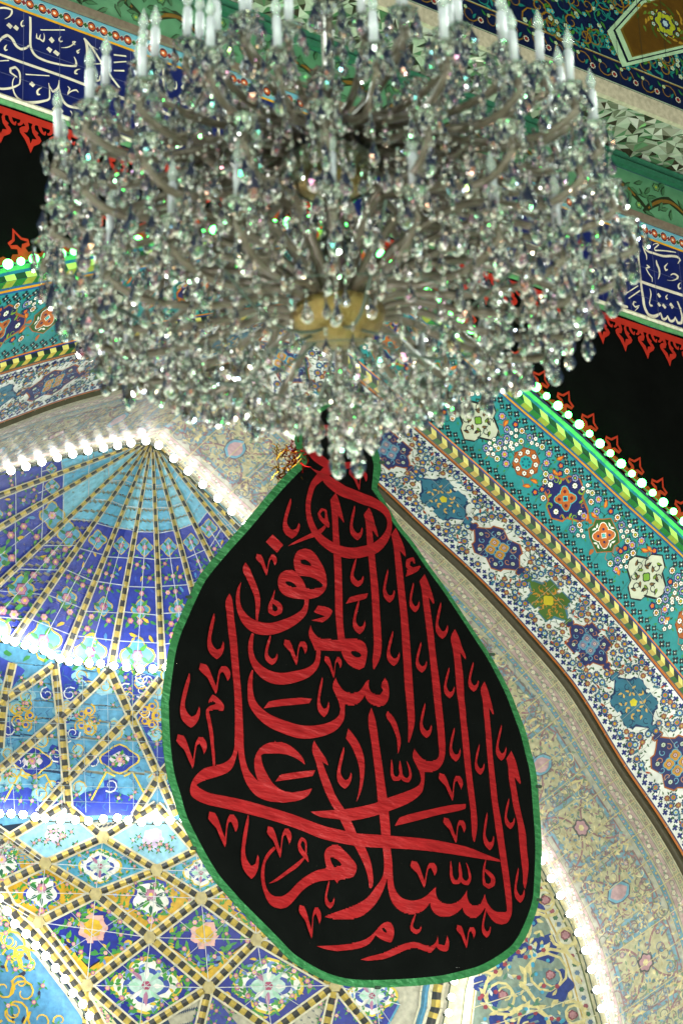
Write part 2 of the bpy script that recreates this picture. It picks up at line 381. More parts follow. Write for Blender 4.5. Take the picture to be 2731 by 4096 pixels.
for k in range(-5, 4):
    for x, fn, R in ((xr, medal_rosette, .23), (xn, medal_navy, .28), (xo, medal_olive, .25), (xw, medal_white, .3)):
        x += k*cyc
        if XL+.4 < x < XR-.4: fn(sh, x, w12*.5, R); fl.append((x, w12*.5, R*1.25))
def fill_flowers(sh, x0, x1, y0, y1, step, meds, mr, fn, jit=.2):
    yy = y0; r = 0
    while yy <= y1:
        xx = x0+(step/2 if r % 2 else 0)
        while xx < x1:
            px, py = xx+rnd.uniform(-jit, jit)*step, yy+rnd.uniform(-jit, jit)*step
            if all((px-m_[0])**2/m_[3]+(py-m_[1])**2 > (m_[2]+mr)**2 for m_ in meds): fn(px, py)
            xx += step
        yy += step*.86; r += 1
cnt = [0]
def tqf(x, y):
    cnt[0] += 1; k = cnt[0] % 7; a = rnd.uniform(0, 6.28)
    sh.stroke([(x, y, .008), (x+.11*math.cos(a), y+.11*math.sin(a), .01), (x+.17*math.cos(a+.6), y+.17*math.sin(a+.6), .007)], C('#b8672a') if k % 2 else DG, 3.+k*.15, n=2)
    if k in (0, 3): sh.flower(x, y, .057, 8, WH, C('#d8b428'), OUT, 14, inner=C('#5d7a2a') if k else C('#8e2c20'))
    elif k in (1, 4): sh.flower(x, y, .066, 7, C('#9aa0c8'), C('#a6c23a'), NV, 14, inner=NV if k == 1 else C('#d0661e'), a=a)
    elif k == 2:
        for q in range(3): sh.flower(x+.05*math.cos(a+q*2.1), y+.05*math.sin(a+q*2.1), .04, 5, WH, C('#8e2c20'), OUT, 14)
    elif k == 5: sh.leaf(x, y, .14, .08, a, C('#b0501c'), 14); sh.leaf(x+.015*math.cos(a), y+.015*math.sin(a), .1, .045, a, C('#e08a2c'), 15)
    else: sh.lobe(x, y, .055, 5, .3, NV, 14); sh.lobe(x, y, .03, 5, .3, OR, 15)
    for q in range(3): b = a+1.5+q*1.4; sh.leaf(x+.09*math.cos(b), y+.09*math.sin(b), .055, .03, b+.5, DG if q % 2 else C('#3d8a3a'), 6+q*.2)
fill_flowers(sh, XL, XR, .2, w12-.2, .128, [(a, b, c, 1.15) for a, b, c in fl], -.02, tqf)
x = XL+.4
while x < XR: sh.stroke([(x, 0), (x+.02, w12)], C('#3b6a66'), 17, w=.006, smooth=False); x += .62
sh.build('turquoise_floral_band', M['tile'], portal)

# --- yellow and black chevron border
w23 = band_width(A2, A3); sh = Sheet(loft(A2, A3, w23), .001, .3)
base_band(sh, XL, XR, w23, C('#26337a'), 140, 2)
sh.rect(XL, 0, XR, w23*.1, C('#d07a20'), 3, 140); sh.rect(XL, w23*.93, XR, w23, C('#6e5a3c'), 3, 140)
x = XL; i = 0
while x < XR:
    for q, (c1, c2) in enumerate(((C('#d6cd72'), C('#1d2a2c')), (C('#b5a04c'), C('#31602f')))):
        y0, y1 = w23*(.22+.34*q), w23*(.56+.34*q); e = .05 if q == 0 else -.05; ox = 0 if q == 0 else .05
        sh.poly([(x+ox, y0), (x+ox+.1, y0), (x+ox+.1+e, y1), (x+ox+e, y1)], c1 if i % 2 else c2, 4)
    x += .105; i += 1
sh.build('chevron_border', M['tile'], portal)

# --- white floral reveal
w3g = band_width(A3, G0); sh = Sheet(loft(A3, G0, w3g), .001, .25)
base_band(sh, XL, XR, w3g, C('#e8eaea'), 140)
for (ya, yb, c) in ((0, .03, C('#b86a2c')), (.03, .045, navy), (w3g-.03, w3g, C('#b86a2c')), (w3g-.045, w3g-.03, navy)): sh.rect(XL, ya, XR, yb, c, 3, 200)
sawtooth(sh, XL, XR, .05, 1, C('#222e78'), s=.042, per=.135); sawtooth(sh, XL, XR, w3g-.05, -1, C('#222e78'), s=.042, per=.135)
def med_arab(sh, x, y, R, fill, edge, a1, a2):
    sh.lobe(x, y, R*1.12, 6, .3, edge, 8, m=48, sx=1.35); sh.lobe(x, y, R*1.04, 6, .3, fill, 9, m=48, sx=1.35)
    tips(sh, x, y, R, fill, edge)
    for k in range(20):
        a = k*math.pi*2/20; q = R*(.82, .42, .62)[k % 3]
        scroll(sh, x+q*math.cos(a)*1.3, y+q*math.sin(a), a, R*.18, a1, R*.045, 10+k*.1, sg=(-1)**k, turns=.8)
        sh.leaf(x+q*.7*math.cos(a)*1.3, y+q*.7*math.sin(a), R*.24, R*.13, a+1*(-1)**k, a2, 12)
    sh.lobe(x, y, R*.2, 5, .3, C('#d8c83a'), 13)
def tips(sh, x, y, R, fill, edge):
    for sg in (-1, 1):
        sh.lobe(x+sg*R*1.62, y, R*.3, 4, .5, edge, 8.3, m=16, sx=1.3); sh.lobe(x+sg*R*1.62, y, R*.23, 4, .5, fill, 9.3, m=16, sx=1.3)
        sh.stroke([(x+sg*R*1.3, y, R*.12), (x+sg*R*1.95, y, R*.05)], edge, 8.6, smooth=False)
def med_navy2(sh, x, y, R, inner=C('#c9933c')):
    tips(sh, x, y, R, C('#30366c'), C('#a8602a'))
    for k in range(12):
        a = k*math.pi/6+.2; scroll(sh, x+R*.72*math.cos(a)*1.2, y+R*.72*math.sin(a), a, R*.17, C('#6fa8c8') if k % 2 else C('#b9805a'), R*.05, 10.2+k*.05, (-1)**k, .9)
    sh.lobe(x, y, R*1.2, 6, .3, C('#a8602a'), 8, m=48, sx=1.3); sh.lobe(x, y, R*1.13, 6, .3, C('#30366c'), 9, m=48, sx=1.3)
    for k in range(4):
        a = k*math.pi/2+.5; sh.lobe(x+R*.38*math.cos(a), y+R*.34*math.sin(a), R*.31, 4, .25, C('#4fa0c0'), 10, a); sh.lobe(x+R*.38*math.cos(a), y+R*.34*math.sin(a), R*.26, 4, .25, inner, 11, a)
        sh.flower(x+R*.38*math.cos(a), y+R*.34*math.sin(a), R*.13, 6, C('#c9b0b8'), C('#7c2c2c'), C('#602030'), 12)
    for k in range(6):
        a = k*math.pi/3; sh.flower(x+R*.88*math.cos(a)*1.25, y+R*.82*math.sin(a), R*.14, 8, C('#c5d2c8'), C('#5d7a2a'), C('#10142c'), 12)
def med_olive2(sh, x, y, R):
    med_arab(sh, x, y, R, C('#4d6e34'), C('#4a7a94'), C('#c78a36'), C('#c78a36'))
    sh.lobe(x, y, R*.34, 4, .3, C('#cdbb32'), 14)
fl = []
x1_ = find(A3, G0, w3g, *crop(240, 670))[0]; x2_ = find(A3, G0, w3g, *crop(550, 970))[0]; x3_ = find(A3, G0, w3g, *crop(820, 1230))[0]; x4_ = find(A3, G0, w3g, *crop(1045, 1470))[0]
cyc = x4_-x1_+1.1
for k in range(-5, 4):
    for x, j in ((x1_, 0), (x2_, 1), (x3_, 2), (x4_, 3)):
        x += k*cyc; y = w3g*.5
        if not XL+.5 < x < XR-.5: continue
        if j == 0: med_arab(sh, x, y, .3, C('#3a7490'), C('#223a66'), C('#1d3a5c'), C('#d8b060'))
        elif j == 1: med_navy2(sh, x, y, .3)
        elif j == 2: med_olive2(sh, x, y, .27)
        else: med_navy2(sh, x, y, .26, C('#7a88a8'))
        fl.append((x, y, (.3, .33, .27, .26)[j]*1.1))
def whf(x, y):
    cnt[0] += 1; k = cnt[0] % 5; a = rnd.uniform(0, 6.28)
    sh.stroke([(x, y, .009), (x+.08*math.cos(a), y+.08*math.sin(a), .01), (x+.14*math.cos(a+.7), y+.14*math.sin(a+.7), .007)], C('#3e6240'), 3.+k*.15, n=2)
    if k in (0, 2, 3): sh.flower(x, y, .056+.01*(k == 0), 9, C('#4a78a4'), C('#c8c23a') if k else C('#5f9a3c'), C('#1d2f5c'), 14, inner=C('#b7d0dc') if k == 3 else C('#c66a24'), a=a)
    elif k == 1: sh.flower(x, y, .044, 8, C('#a8705a'), C('#b8b83a'), C('#6b2c1c'), 14, a=a)
    else:
        sh.leaf(x, y, .12, .05, a, C('#3a7490'), 14); sh.leaf(x, y, .09, .035, a+2.4, C('#b0502c'), 14.5)
    for q in range(4): b = a+1.2+q*1.3; sh.leaf(x+.075*math.cos(b), y+.075*math.sin(b), .055, .028, b+.6, C('#2f5c34'), 6+q*.2)
fill_flowers(sh, XL, XR, .17, w3g-.17, .122, [(a, b, c, 1.7) for a, b, c in fl], .04, whf)
x = XL
while x < XR: sh.stroke([(x, 0), (x+.05, w3g)], C('#a8aca8'), 18, w=.005, smooth=False); x += .55
sh.stroke([(XL, w3g*.4), (-4, w3g*.4), (0, w3g*.4), (4, w3g*.4), (XR, w3g*.4)], C('#a8aca8'), 18, w=.005, n=30)
sh.build('white_floral_reveal', M['tile'], portal)
# --- dark groove
wg = band_width(G0, G1); sh = Sheet(loft(G0, G1, wg, .06), .001); base_band(sh, XL, XR, wg, C('#4a4434'), 160, 6); sh.build('joint_groove', M['stone'], portal)

# --- second soffit: faded pink, yellow and blue tiles
wr = band_width(G1, R0); sh = Sheet(loft(G1, R0, wr), .001, .3)
base_band(sh, XL, XR, wr, C('#c5bb9c'), 150, 10)
PK, YL, BL, GY = C('#a97f86'), C('#d3c184'), C('#4d90b4'), C('#7f8896')
def border(sh, y0, y1, bgc, per, cols):
    sh.rect(XL, y0, XR, y1, C('#7b8a78'), 3, 220); sh.rect(XL, y0+.012, XR, y1-.012, bgc, 4, 220)
    x = XL; i = 0; ym = (y0+y1)/2; hh = (y1-y0)/2
    while x < XR:
        sh.flower(x, ym+hh*.2*(-1)**i, hh*.55, 6, cols[i % len(cols)], C('#d9cf9a'), C('#6a5a60'), 5)
        sh.leaf(x+per*.35, ym-hh*.3*(-1)**i, per*.4, hh*.6, .6*(-1)**i, C('#6f8f72'), 5); sh.leaf(x+per*.6, ym+hh*.3*(-1)**i, per*.35, hh*.5, 2.5, cols[(i+1) % len(cols)], 6)
        x += per; i += 1
border(sh, .02, .12, C('#b9ab86'), .1, [C('#8e6f70'), C('#7d8470')])
border(sh, .14, .32, C('#b7979a'), .13, [C('#d8d2c0'), C('#c0b8a8')])
border(sh, .335, .43, BL, .13, [C('#b98a98'), C('#c9b56a')])
border(sh, wr-.30, wr-.14, C('#b7979a'), .12, [C('#e0dccc'), C('#c0b8a8')])
border(sh, wr-.12, wr-.02, C('#d8d4b8'), .1, [C('#a3606c'), C('#5f86a4')])
y0, y1 = .44, wr-.31; ym = (y0+y1)/2; hw = (y1-y0)/2
sh.rect(XL, y0, XR, y1, C('#abaca0'), 3, 220)
def ogee(x, y, rx, ry, fill, edge, h):
    P = []
    for k in range(28):
        t = k/28*2*math.pi; rr = 1-.16*math.cos(4*t)-.1*abs(math.sin(2*t)); P.append((x+rx*rr*math.cos(t), y+ry*rr*math.sin(t)))
    sh.poly([(x+(a-x)*1.05, y+(b-y)*1.05) for a, b in P], edge, h); sh.poly(P, fill, h+1)
x = XL; i = 0
while x < XR+.5:
    # blue pointed field, yellow arabesque, pink cartouche alternating
    ogee(x, ym, .56, hw*.98, C('#6a9cb4'), C('#8a5f68'), 5); ogee(x, ym, .47, hw*.84, C('#bdb894'), C('#8c8f7c'), 7)
    for sx in (-1, 1):
        for sy in (-1, 1):
            sh.stroke([(x+sx*.05, ym+sy*hw*.1, .03), (x+sx*.3, ym+sy*hw*.35, .035), (x+sx*.42, ym+sy*hw*.7, .03), (x+sx*.25, ym+sy*hw*.82, .03), (x+sx*.2, ym+sy*hw*.6, .02)], C('#8f5f6c'), 9+.2*sx+.1*sy)
            sh.stroke([(x+sx*.55, ym+sy*hw*.1, .04), (x+sx*.5, ym+sy*hw*.5, .04), (x+sx*.62, ym+sy*hw*.85, .03), (x+sx*.68, ym+sy*hw*.7, .02)], C('#d7c78e'), 9.6+.2*sx+.1*sy)
            sh.flower(x+sx*.3, ym+sy*hw*.55, .05, 7, C('#b598a4'), C('#d7c78e'), C('#6a4c58'), 11); sh.flower(x+sx*.52, ym+sy*hw*.3, .045, 7, C('#7b8fa8'), C('#d7c78e'), C('#485468'), 11)
            for q in range(5):
                a = rnd.uniform(0, 6.28); px, py = x+sx*rnd.uniform(.05, .6), ym+sy*rnd.uniform(.1, .9)*hw
                sh.leaf(px, py, .09, .05, a, rnd.choice([C('#6f8f72'), C('#44607c'), C('#8f5f6c'), C('#e2d49c')]), 12+q*.2)
    if i % 2 == 0:
        sh.lobe(x, ym, .2, 8, .08, C('#4a4a58'), 14, m=16, sx=.8, sy=1.2); sh.lobe(x, ym, .185, 8, .08, C('#5ea4c4'), 15, m=16, sx=.8, sy=1.2); sh.lobe(x, ym, .14, 8, .05, C('#c09aa4'), 16, m=8, sx=.8, sy=1.25)
    else:
        sh.lobe(x, ym, .15, 6, .3, C('#2f3640'), 14); sh.lobe(x, ym, .12, 6, .3, C('#b98a98'), 15); sh.lobe(x, ym, .05, 6, .3, C('#e2d49c'), 16)
    x += 1.12; i += 1
for k in range(950):
    px, py = rnd.uniform(XL, XR), rnd.uniform(y0+.06, y1-.06); scroll(sh, px, py, rnd.uniform(0, 6.28), rnd.uniform(.07, .13), rnd.choice([C('#8f6a74'), C('#ddd2a4'), C('#6f7f94'), C('#5a98b8'), C('#6a6f68')]), .02, 12.2+k*.0015, (-1)**k, .9)
for k in range(6500):
    px, py = rnd.uniform(XL, XR), rnd.uniform(y0+.04, y1-.04); a = rnd.uniform(0, 6.28)
    sh.leaf(px, py, .075, .04, a, rnd.choice([C('#6f8f72'), C('#5d7f9a'), C('#9a7078'), C('#d8cb98'), C('#5a98b8'), C('#7d6870'), C('#b5a67c')]), 13+(k % 9)*.1)
x = XL; i = 0
while x < XR:
    sh.stroke([(x, 0), (x+.04, wr)], C('#cfc08f'), 18, w=.014, smooth=False); x += .42
for yy in (.33, .85, 1.35): sh.rect(XL, yy, XR, yy+.008, C('#cfc08f'), 18.5, 150)
sh.c = [tuple(a*.82+b*.18 for a, b in zip(c, (.56, .55, .5, 1))) for c in sh.c]
sh.build('faded_floral_soffit', M['worn'], portal)

# --- facade: frieze, mouldings, upper cornices
SL, SR = -13., 15.
def facade_sheet(k0=0., z0=0, k1=None, z1=1):
    if k1 is None: return lambda s, z, h: FP(s, z, k0-h)
    return lambda s, z, h: FP(s, z, k0+(k1-k0)*(z-z0)/(z1-z0)-h)
def strip_profile(name, prof, col, m=M['stone']):
    """moulding run along the facade; prof = [(z,k)]"""
    vs = []; cs = []
    for s in (SL, SR):
        for z, k in prof: vs.append(FP(s, z, k)); cs.append(col)
    n = len(prof); mesh_obj(name, vs, [(i, i+1, n+i+1, n+i) for i in range(n-1)], m, portal, cs)
sh = Sheet(facade_sheet(), .001)
sh.rect(SL, 21.76, SR, 23.18, C('#141f5e'), 0, 20)
ink = C('#e4e0cc')
def T(tile, p):
    x0, y0, sc = TILES[tile]; return (x0+p[0]/sc, y0+p[1]/sc)
TILES = dict(T1=(1100, 1700, 2), T2=(640, 2100, 2), T3=(1400, 2200, 2), T4=(640, 2800, 2), T5=(1400, 2800, 2), T6=(1100, 3250, 2), T7=(1450, 3300, 2), T8=(1000, 2450, 2), T9=(900, 2950, 2),
             F1=(0, 0, 2.6133), F2=(2331, 900, 3.92))
F1S = [[(318,178,28),(320,300,28),(318,420,28),(325,500,28),(370,580,32),(460,630,30),(600,670,26),(740,692,22),(790,690,30),(798,660,25),(775,595,8)],
 [(-400,440,32),(-20,565,32),(280,670,34),(700,815,34),(1000,930,38),(1300,1035,40),(1800,1210,40)],
 [(-10,440,20),(30,395,28),(80,370,34),(130,410,38),(170,480,36),(220,515,32),(270,505,25),(305,475,18)],
 [(-10,90,18),(60,85,26),(125,105,24),(120,150,20),(50,200,4)],[(425,315,14),(550,315,14),(678,315,14)],
 [(385,350,4),(385,400,22),(410,410,20),(425,360,5)],[(412,405,20),(450,435,22),(465,400,16),(458,350,5)],
 [(640,500,4),(700,497,12),(745,480,14),(790,435,14),(760,440,12),(765,465,12),(790,470,6)],
 [(880,400,25),(905,460,34),(915,600,34),(920,800,34),(922,950,36),(918,1090,34),(880,1125,32),(780,1125,30),(700,1100,34),(650,1040,30),(625,950,20),(617,840,8)],
 [(895,420,30),(960,500,28),(1050,640,28),(1130,760,28),(1250,920,26)],[(950,480,14),(1025,525,4)],
 [(955,672,10),(1080,665,14),(1100,662,12)],[(1190,575,18),(1320,590,18)],[(1190,655,16),(1320,645,14)],[(1190,740,16),(1300,742,20)],[(-10,640,10),(95,633,14)],
 [(205,880,18),(212,820,22),(200,750,28),(160,705,30),(110,720,25),(110,760,25),(180,810,20)],[(210,880,14),(130,918,25),(40,932,28),(-10,928,28)],
 [(160,805,6),(135,850,12),(135,920,16),(170,1010,24),(240,1065,34),(340,1075,34),(450,1060,28),(515,1035,20),(520,980,18),(510,870,8)],[(515,900,14),(550,960,26),(600,930,25),(617,840,8)],
 [(268,780,16),(400,788,12),(517,795,14)],[(708,905,10),(730,930,18),(705,990,14),(760,950,16),(800,945,22),(820,968,8)],
 [(735,1160,14),(755,1200,16),(742,1240,4)],[(995,755,8),(1005,850,28),(1040,840,18),(1045,790,8)],[(1080,490,6),(1115,480,14),(1125,510,10),(1085,550,10)],
 [(250,212,3),(222,250,20),(230,278,22),(256,270,10)],[(640,385,3),(620,415,20),(628,438,20),(655,432,10)],[(840,515,3),(805,540,20),(812,560,16),(830,545,6)],[(840,725,3),(790,745,20),(785,770,24),(812,775,10)],[(440,920,3),(392,955,24),(395,990,26),(422,990,10)],[(75,470,3),(50,510,24),(55,530,20),(80,522,10)]]
F1P = [[(95,238),(68,265),(110,305),(135,275)],[(165,262),(138,290),(180,325),(200,295)],[(538,385),(510,415),(545,455),(572,425)],[(510,490),(485,515),(525,555),(550,520)],[(580,522),(555,550),(605,590),(628,560)],[(335,852),(305,880),(345,915),(370,888)],[(570,1112),(542,1140),(575,1172),(600,1145)],[(630,1125),(605,1155),(645,1192),(665,1165)]]
F2S = [[(835,230,28),(850,400,32),(880,700,34),(905,950,36),(935,1150,44),(955,1280,46),(1010,1400,50),(1090,1435,48),(1160,1415,40),(1210,1375,14)],
 [(1210,1385,20),(1235,1470,40),(1270,1480,36),(1320,1420,14)],[(1320,1430,20),(1350,1500,40),(1390,1510,36),(1440,1440,14)],[(1440,1460,20),(1480,1540,44),(1530,1540,40),(1545,1450,30),(1520,1330,30),(1470,1200,24)],[(1480,1240,25),(1535,1320,6)],
 [(-900,290,44),(-300,500,40),(610,800,38),(870,880,44),(1100,960,46),(1350,1040,46),(1600,1120,46),(2400,1390,46)],
 [(925,325,10),(960,420,26),(985,480,22),(985,550,6)],[(930,340,16),(1000,410,34),(1100,445,36),(1250,490,34),(1400,490,34),(1480,510,36),(1515,550,26),(1475,610,6)],
 [(1085,320,6),(1140,292,14),(1180,310,18),(1110,370,14),(1120,400,22),(1250,405,18),(1380,420,20),(1450,432,10)],
 [(1140,550,8),(1150,610,36),(1185,700,34),(1190,770,26),(1165,855,4)],[(990,630,20),(1035,660,24),(980,680,22),(1020,760,20),(1075,830,20),(1075,895,8)],
 [(1365,790,10),(1420,770,24),(1480,810,36),(1455,850,20),(1310,868,4)],[(1320,600,3),(1270,660,28),(1285,710,34),(1320,700,10)],[(1525,905,3),(1485,960,28),(1495,1000,30),(1528,990,8)],[(1320,1090,3),(1288,1130,22),(1300,1165,22),(1320,1150,8)],
 [(705,185,6),(745,280,20),(745,380,18),(715,460,14),(715,510,14),(750,540,40),(775,550,20)],[(660,605,16),(790,600,16)],[(685,655,10),(725,690,20),(690,755,14),(770,710,18),(820,710,26),(840,735,8)],
 [(1035,1000,8),(1055,1080,22),(1045,1160,18),(1030,1230,16),(1050,1265,36),(1080,1265,20)],[(825,1215,8),(790,1205,22),(775,1250,24),(810,1290,26),(875,1265,10)],[(860,1290,20),(800,1355,5)],
 [(675,1070,16),(855,955,16)],[(705,1155,16),(885,1030,20)],[(640,880,8),(655,950,16),(615,1020,12),(570,1080,10),(600,1130,30),(630,1110,14)],[(430,1225,10),(560,1260,60),(695,1290,30)],[(470,800,20),(530,900,40),(550,1020,10)],[(610,330,30),(670,420,36),(640,460,6)]]
F2P = [[(1175,1065),(1150,1090),(1190,1145),(1218,1120)],[(1175,1212),(1150,1240),(1190,1285),(1218,1262)],[(1250,1232),(1228,1262),(1275,1318),(1300,1290)],[(1370,1218),(1342,1245),(1385,1318),(1420,1288)]]
def frieze_text(tile, strokes, polys, ds=0.):
    sc = TILES[tile][2]
    for i, st in enumerate(strokes):
        if ds and i in (1, 5) and len(st) > 6: continue
        q = []
        for p in st:
            u, v = T(tile, p); a = sz(u, v); b = sz(u+p[2]/sc, v); q.append((a[0]+ds, a[1], abs(b[0]-a[0])*.86))
        sh.stroke(q, ink, 5+i*.12)
    for pl in polys: sh.poly([(sz(*T(tile, p))[0]+ds, sz(*T(tile, p))[1]) for p in pl], ink, 5)
frieze_text('F1', F1S, F1P); frieze_text('F2', F2S, F2P)
for ds in (2.05, 4.1, 6.1): frieze_text('F1', [s_ for s_ in F1S if min(p[0] for p in s_) > -1 and len(s_) > 3 and not (s_[0][0] == -400)], F1P, ds)
x = SL
while x < SR: sh.rect(x, 21.76, x+.006, 23.18, C('#6b7299'), 12); x += .545
for zz in (22.1, 22.63): sh.rect(SL, zz, SR, zz+.006, C('#6b7299'), 12.5, 20)
x = SL
sh.build('inscription_frieze', M['tile'], portal)
sh = Sheet(facade_sheet(), .001)
sh.rect(SL, 23.18, SR, 23.215, C('#e0a818'), 3, 20); sh.rect(SL, 23.215, SR, 23.46, C('#69b0c4'), 0, 20)
x = SL; i = 0
while x < SR:
    sh.lobe(x, 23.335, .088, 20, 0, C('#d8d8d0'), 3, m=20, sx=.8); sh.lobe(x, 23.335, .08, 20, 0, C('#1a1c44'), 4, m=20, sx=.8); sh.lobe(x, 23.335, .055, 5, .2, C('#c75a18'), 5); sh.lobe(x-.008, 23.335, .022, 4, .1, C('#efe2c8'), 6)
    sh.lobe(x+.094, 23.325, .05, 4, .45, C('#e0dccc'), 4, m=16); sh.lobe(x+.094, 23.325, .042, 4, .45, C('#7c2430') if i % 2 else C('#1f5c2c'), 5, m=16)
    x += .188; i += 1
sh.build('medallion_border', M['tile'], portal)
strip_profile('brown_moulding', [(23.46, -.01), (23.47, -.05), (23.58, -.06), (23.6, -.02)], C('#75695c'))
strip_profile('cream_moulding', [(21.76, -.01), (21.755, -.05), (21.72, -.07), (21.69, -.05), (21.685, -.01)], C('#e2dfcb'))
strip_profile('green_moulding', [(21.685, -.012), (21.68, -.05), (21.66, -.035), (21.655, -.06), (21.635, -.04), (21.63, -.055), (21.61, -.02)], C('#5f9a68'))
sh = Sheet(facade_sheet(), .001); sh.rect(SL, 21.52, SR, 21.61, C('#20291f'), 0, 20)
for k in range(209): sh.flower(SL+k*.134, 21.565, .028, 5, C('#a8b4a8') if k % 3 else C('#7c2c2c'), C('#c88a30'), C('#141a18'), 3)
sh.build('small_floral_strip', M['tile'], portal)
# leafy green panel
sh = Sheet(facade_sheet(), .001); sh.rect(SL, 23.6, SR, 24.32, C('#57906c'), 0, 20)
x = SL; i = 0
while x < SR:
    sh.stroke([(x, 23.66, .07), (x+.25, 23.9, .12), (x+.55, 24.05, .13), (x+.85, 23.9, .1), (x+1.1, 23.7, .05)], C('#1c2a14'), 3+i % 2*.3); sh.stroke([(x+.1, 23.76, .03), (x+.35, 23.96, .06), (x+.6, 24.02, .06), (x+.85, 23.9, .03)], C('#7a5a1c'), 5+i % 2*.3)
    for q in range(16):
        a = rnd.uniform(0, 6.28); px, pz = x+rnd.uniform(0, 1.1), rnd.uniform(23.68, 24.25)
        sh.leaf(px, pz, .22, .1, a, C('#22402a'), 6+q*.2); sh.leaf(px+.012, pz, .19, .07, a, C('#41724e'), 8+q*.2)
    sh.flower(x+.3, 24.2, .08, 6, C('#5d8f5a'), C('#b8c030'), C('#22402a'), 10); sh.flower(x+.9, 23.75, .07, 6, C('#5d8f5a'), C('#b8c030'), C('#22402a'), 10)
    x += 1.0; i += 1
sh.build('leafy_green_panel', M['tile'], portal)
strip_profile('upper_green_moulding', [(24.32, -.01), (24.33, -.1), (24.4, -.13), (24.46, -.08), (24.5, -.16), (24.56, -.02)], C('#24604a'))
# mirror mosaic cove leaning outward, cream cornice, hexagon panel
KM = -1.3
zc0 = sz(2731, 520, KM)[1]; zc1 = sz(2731, 457, KM)[1]
vs = []; fs = []; cs = []
nz_, ns_ = 7, 150
gr = {}
for i in range(ns_+1):
    for j in range(nz_+1):
        t = j/nz_; s_ = SL+(SR-SL)*i/ns_+(rnd.uniform(-.06, .06)); z_ = 24.56+(zc0-24.56)*t+(rnd.uniform(-.05, .05) if 0 < j < nz_ else 0)
        gr[i, j] = (s_, z_, KM*t+rnd.uniform(-.12, .12)*(0 < j < nz_))
for i in range(ns_):
    for j in range(nz_):
        q = [gr[i, j], gr[i+1, j], gr[i+1, j+1], gr[i, j+1]]; cpt = tuple(sum(p[a] for p in q)/4+(rnd.uniform(-.1, .02) if a == 2 else 0) for a in range(3))
        for a in range(4):
            n0 = len(vs); vs += [FP(*q[a]), FP(*q[(a+1) % 4]), FP(*cpt)]; fs.append((n0, n0+1, n0+2))
            c = rnd.choice([C('#e9e9dd'), C('#c2c4b4'), C('#8f937f'), C('#f4f6ea'), C('#6f9a74'), C('#4c4438'), C('#f4f6ea')]); cs += [c]*3
mesh_obj('mirror_mosaic_cove', vs, fs, M['mirror'], portal, cs)
strip_profile('cream_cornice', [(zc0, KM), (zc0+.02, KM-.06), (zc1-.02, KM-.08), (zc1, KM-.02)], C('#b8b49c'))
sh = Sheet(facade_sheet(KM), .001); ztop = zc1+3
sh.rect(SL, zc1, SR, ztop, C('#101c3e'), 0, 20); sh.rect(SL, zc1, SR, zc1+.035, C('#aac7a8'), 3, 20); sh.rect(SL, zc1+.06, SR, zc1+.08, C('#aac7a8'), 3, 20)
x = SL; i = 0
while x < SR:
    scroll(sh, x, zc1+.28, 0, .16, C('#8a6a1c'), .022, 5+i % 3*.2, (-1)**i, 1.0); sh.flower(x+.19, zc1+.22, .07, 9, C('#c8ccb8'), C('#a83020'), C('#141828'), 9, inner=C('#6a2420')); 
    sh.flower(x-.08, zc1+.36, .045, 5, C('#a8c8a0'), C('#c8b030'), C('#141828'), 9); sh.leaf(x+.05, zc1+.2, .13, .06, 1., C('#1f7a70'), 7); sh.leaf(x+.3, zc1+.34, .12, .05, 2.3, C('#2b7a34'), 7)
    x += .42; i += 1
sh.rect(SL, zc1+.47, SR, zc1+.49, C('#9a7a28'), 4, 20); sh.rect(SL, zc1+.49, SR, zc1+.5, C('#a5c39f'), 4, 20)
for k in range(450):
    a = rnd.uniform(0, 6.28); px, pz = rnd.uniform(-2, 11), rnd.uniform(zc1+.6, zc1+2.3)
    scroll(sh, px, pz, a, rnd.uniform(.12, .26), C('#8a6a1c') if k % 3 else C('#1f7a70'), .028, 5+k*.02, (-1)**k, 1.1)
    sh.flower(px+.2*math.cos(a), pz+.2*math.sin(a), .06, 5, C('#a9c9b0') if k % 2 else C('#3fa0a0'), C('#c8b030'), C('#141828'), 10)
    for q in range(3): b = a+q*2; sh.leaf(px+.1*math.cos(b), pz+.1*math.sin(b), .15, .07, b+1, C('#1f7a70') if q else C('#3d7a2c'), 9)
def zt(p): return sz(1366+p[0]*.871, p[1]*.871, KM)
hexo = [(1215,145),(1285,310),(1640,225),(1760,90),(1600,-80),(1355,-10)]
hc = np.mean([zt(p) for p in hexo], axis=0)
for i, (f_, c) in enumerate(((1, C('#a8cfa8')), (.9, C('#0d1626')), (.86, C('#a8cfa8')), (.78, C('#6c5a1c')), (.74, C('#59400f')))): sh.poly([tuple(hc+(np.array(zt(p))-hc)*f_) for p in hexo], c, 14+i)
for k in range(46): a = k*1.37; q = .2+.3*(k % 5)/5; sh.leaf(hc[0]+q*1.25*math.cos(a), hc[1]+q*.8*math.sin(a), .12, .06, a+1.3, [C('#3d5c1c'), C('#a8882c'), C('#5c7a2c')][k % 3], 18+k*.02)
for k in range(12): a = k*.52; sh.flower(hc[0]+.28*math.cos(a), hc[1]+.2*math.sin(a), .05, 5, [C('#a8b830'), C('#9fc4b0')][k % 2], C('#b0302c'), C('#1c2a14'), 20)
sh.lobe(hc[0], hc[1], .24, 6, .3, C('#141a44'), 21); sh.lobe(hc[0], hc[1], .21, 6, .3, C('#a8b428'), 22); sh.lobe(hc[0], hc[1], .11, 8, .3, C('#1c2c50'), 23); sh.lobe(hc[0], hc[1], .06, 6, .3, C('#a9c9d0'), 24)
x = SL
while x < SR: sh.rect(x, zc1, x+.006, ztop, C('#2c3a30'), 26); x += .5
sh.build('hexagon_tile_panel', M['tile'], portal)
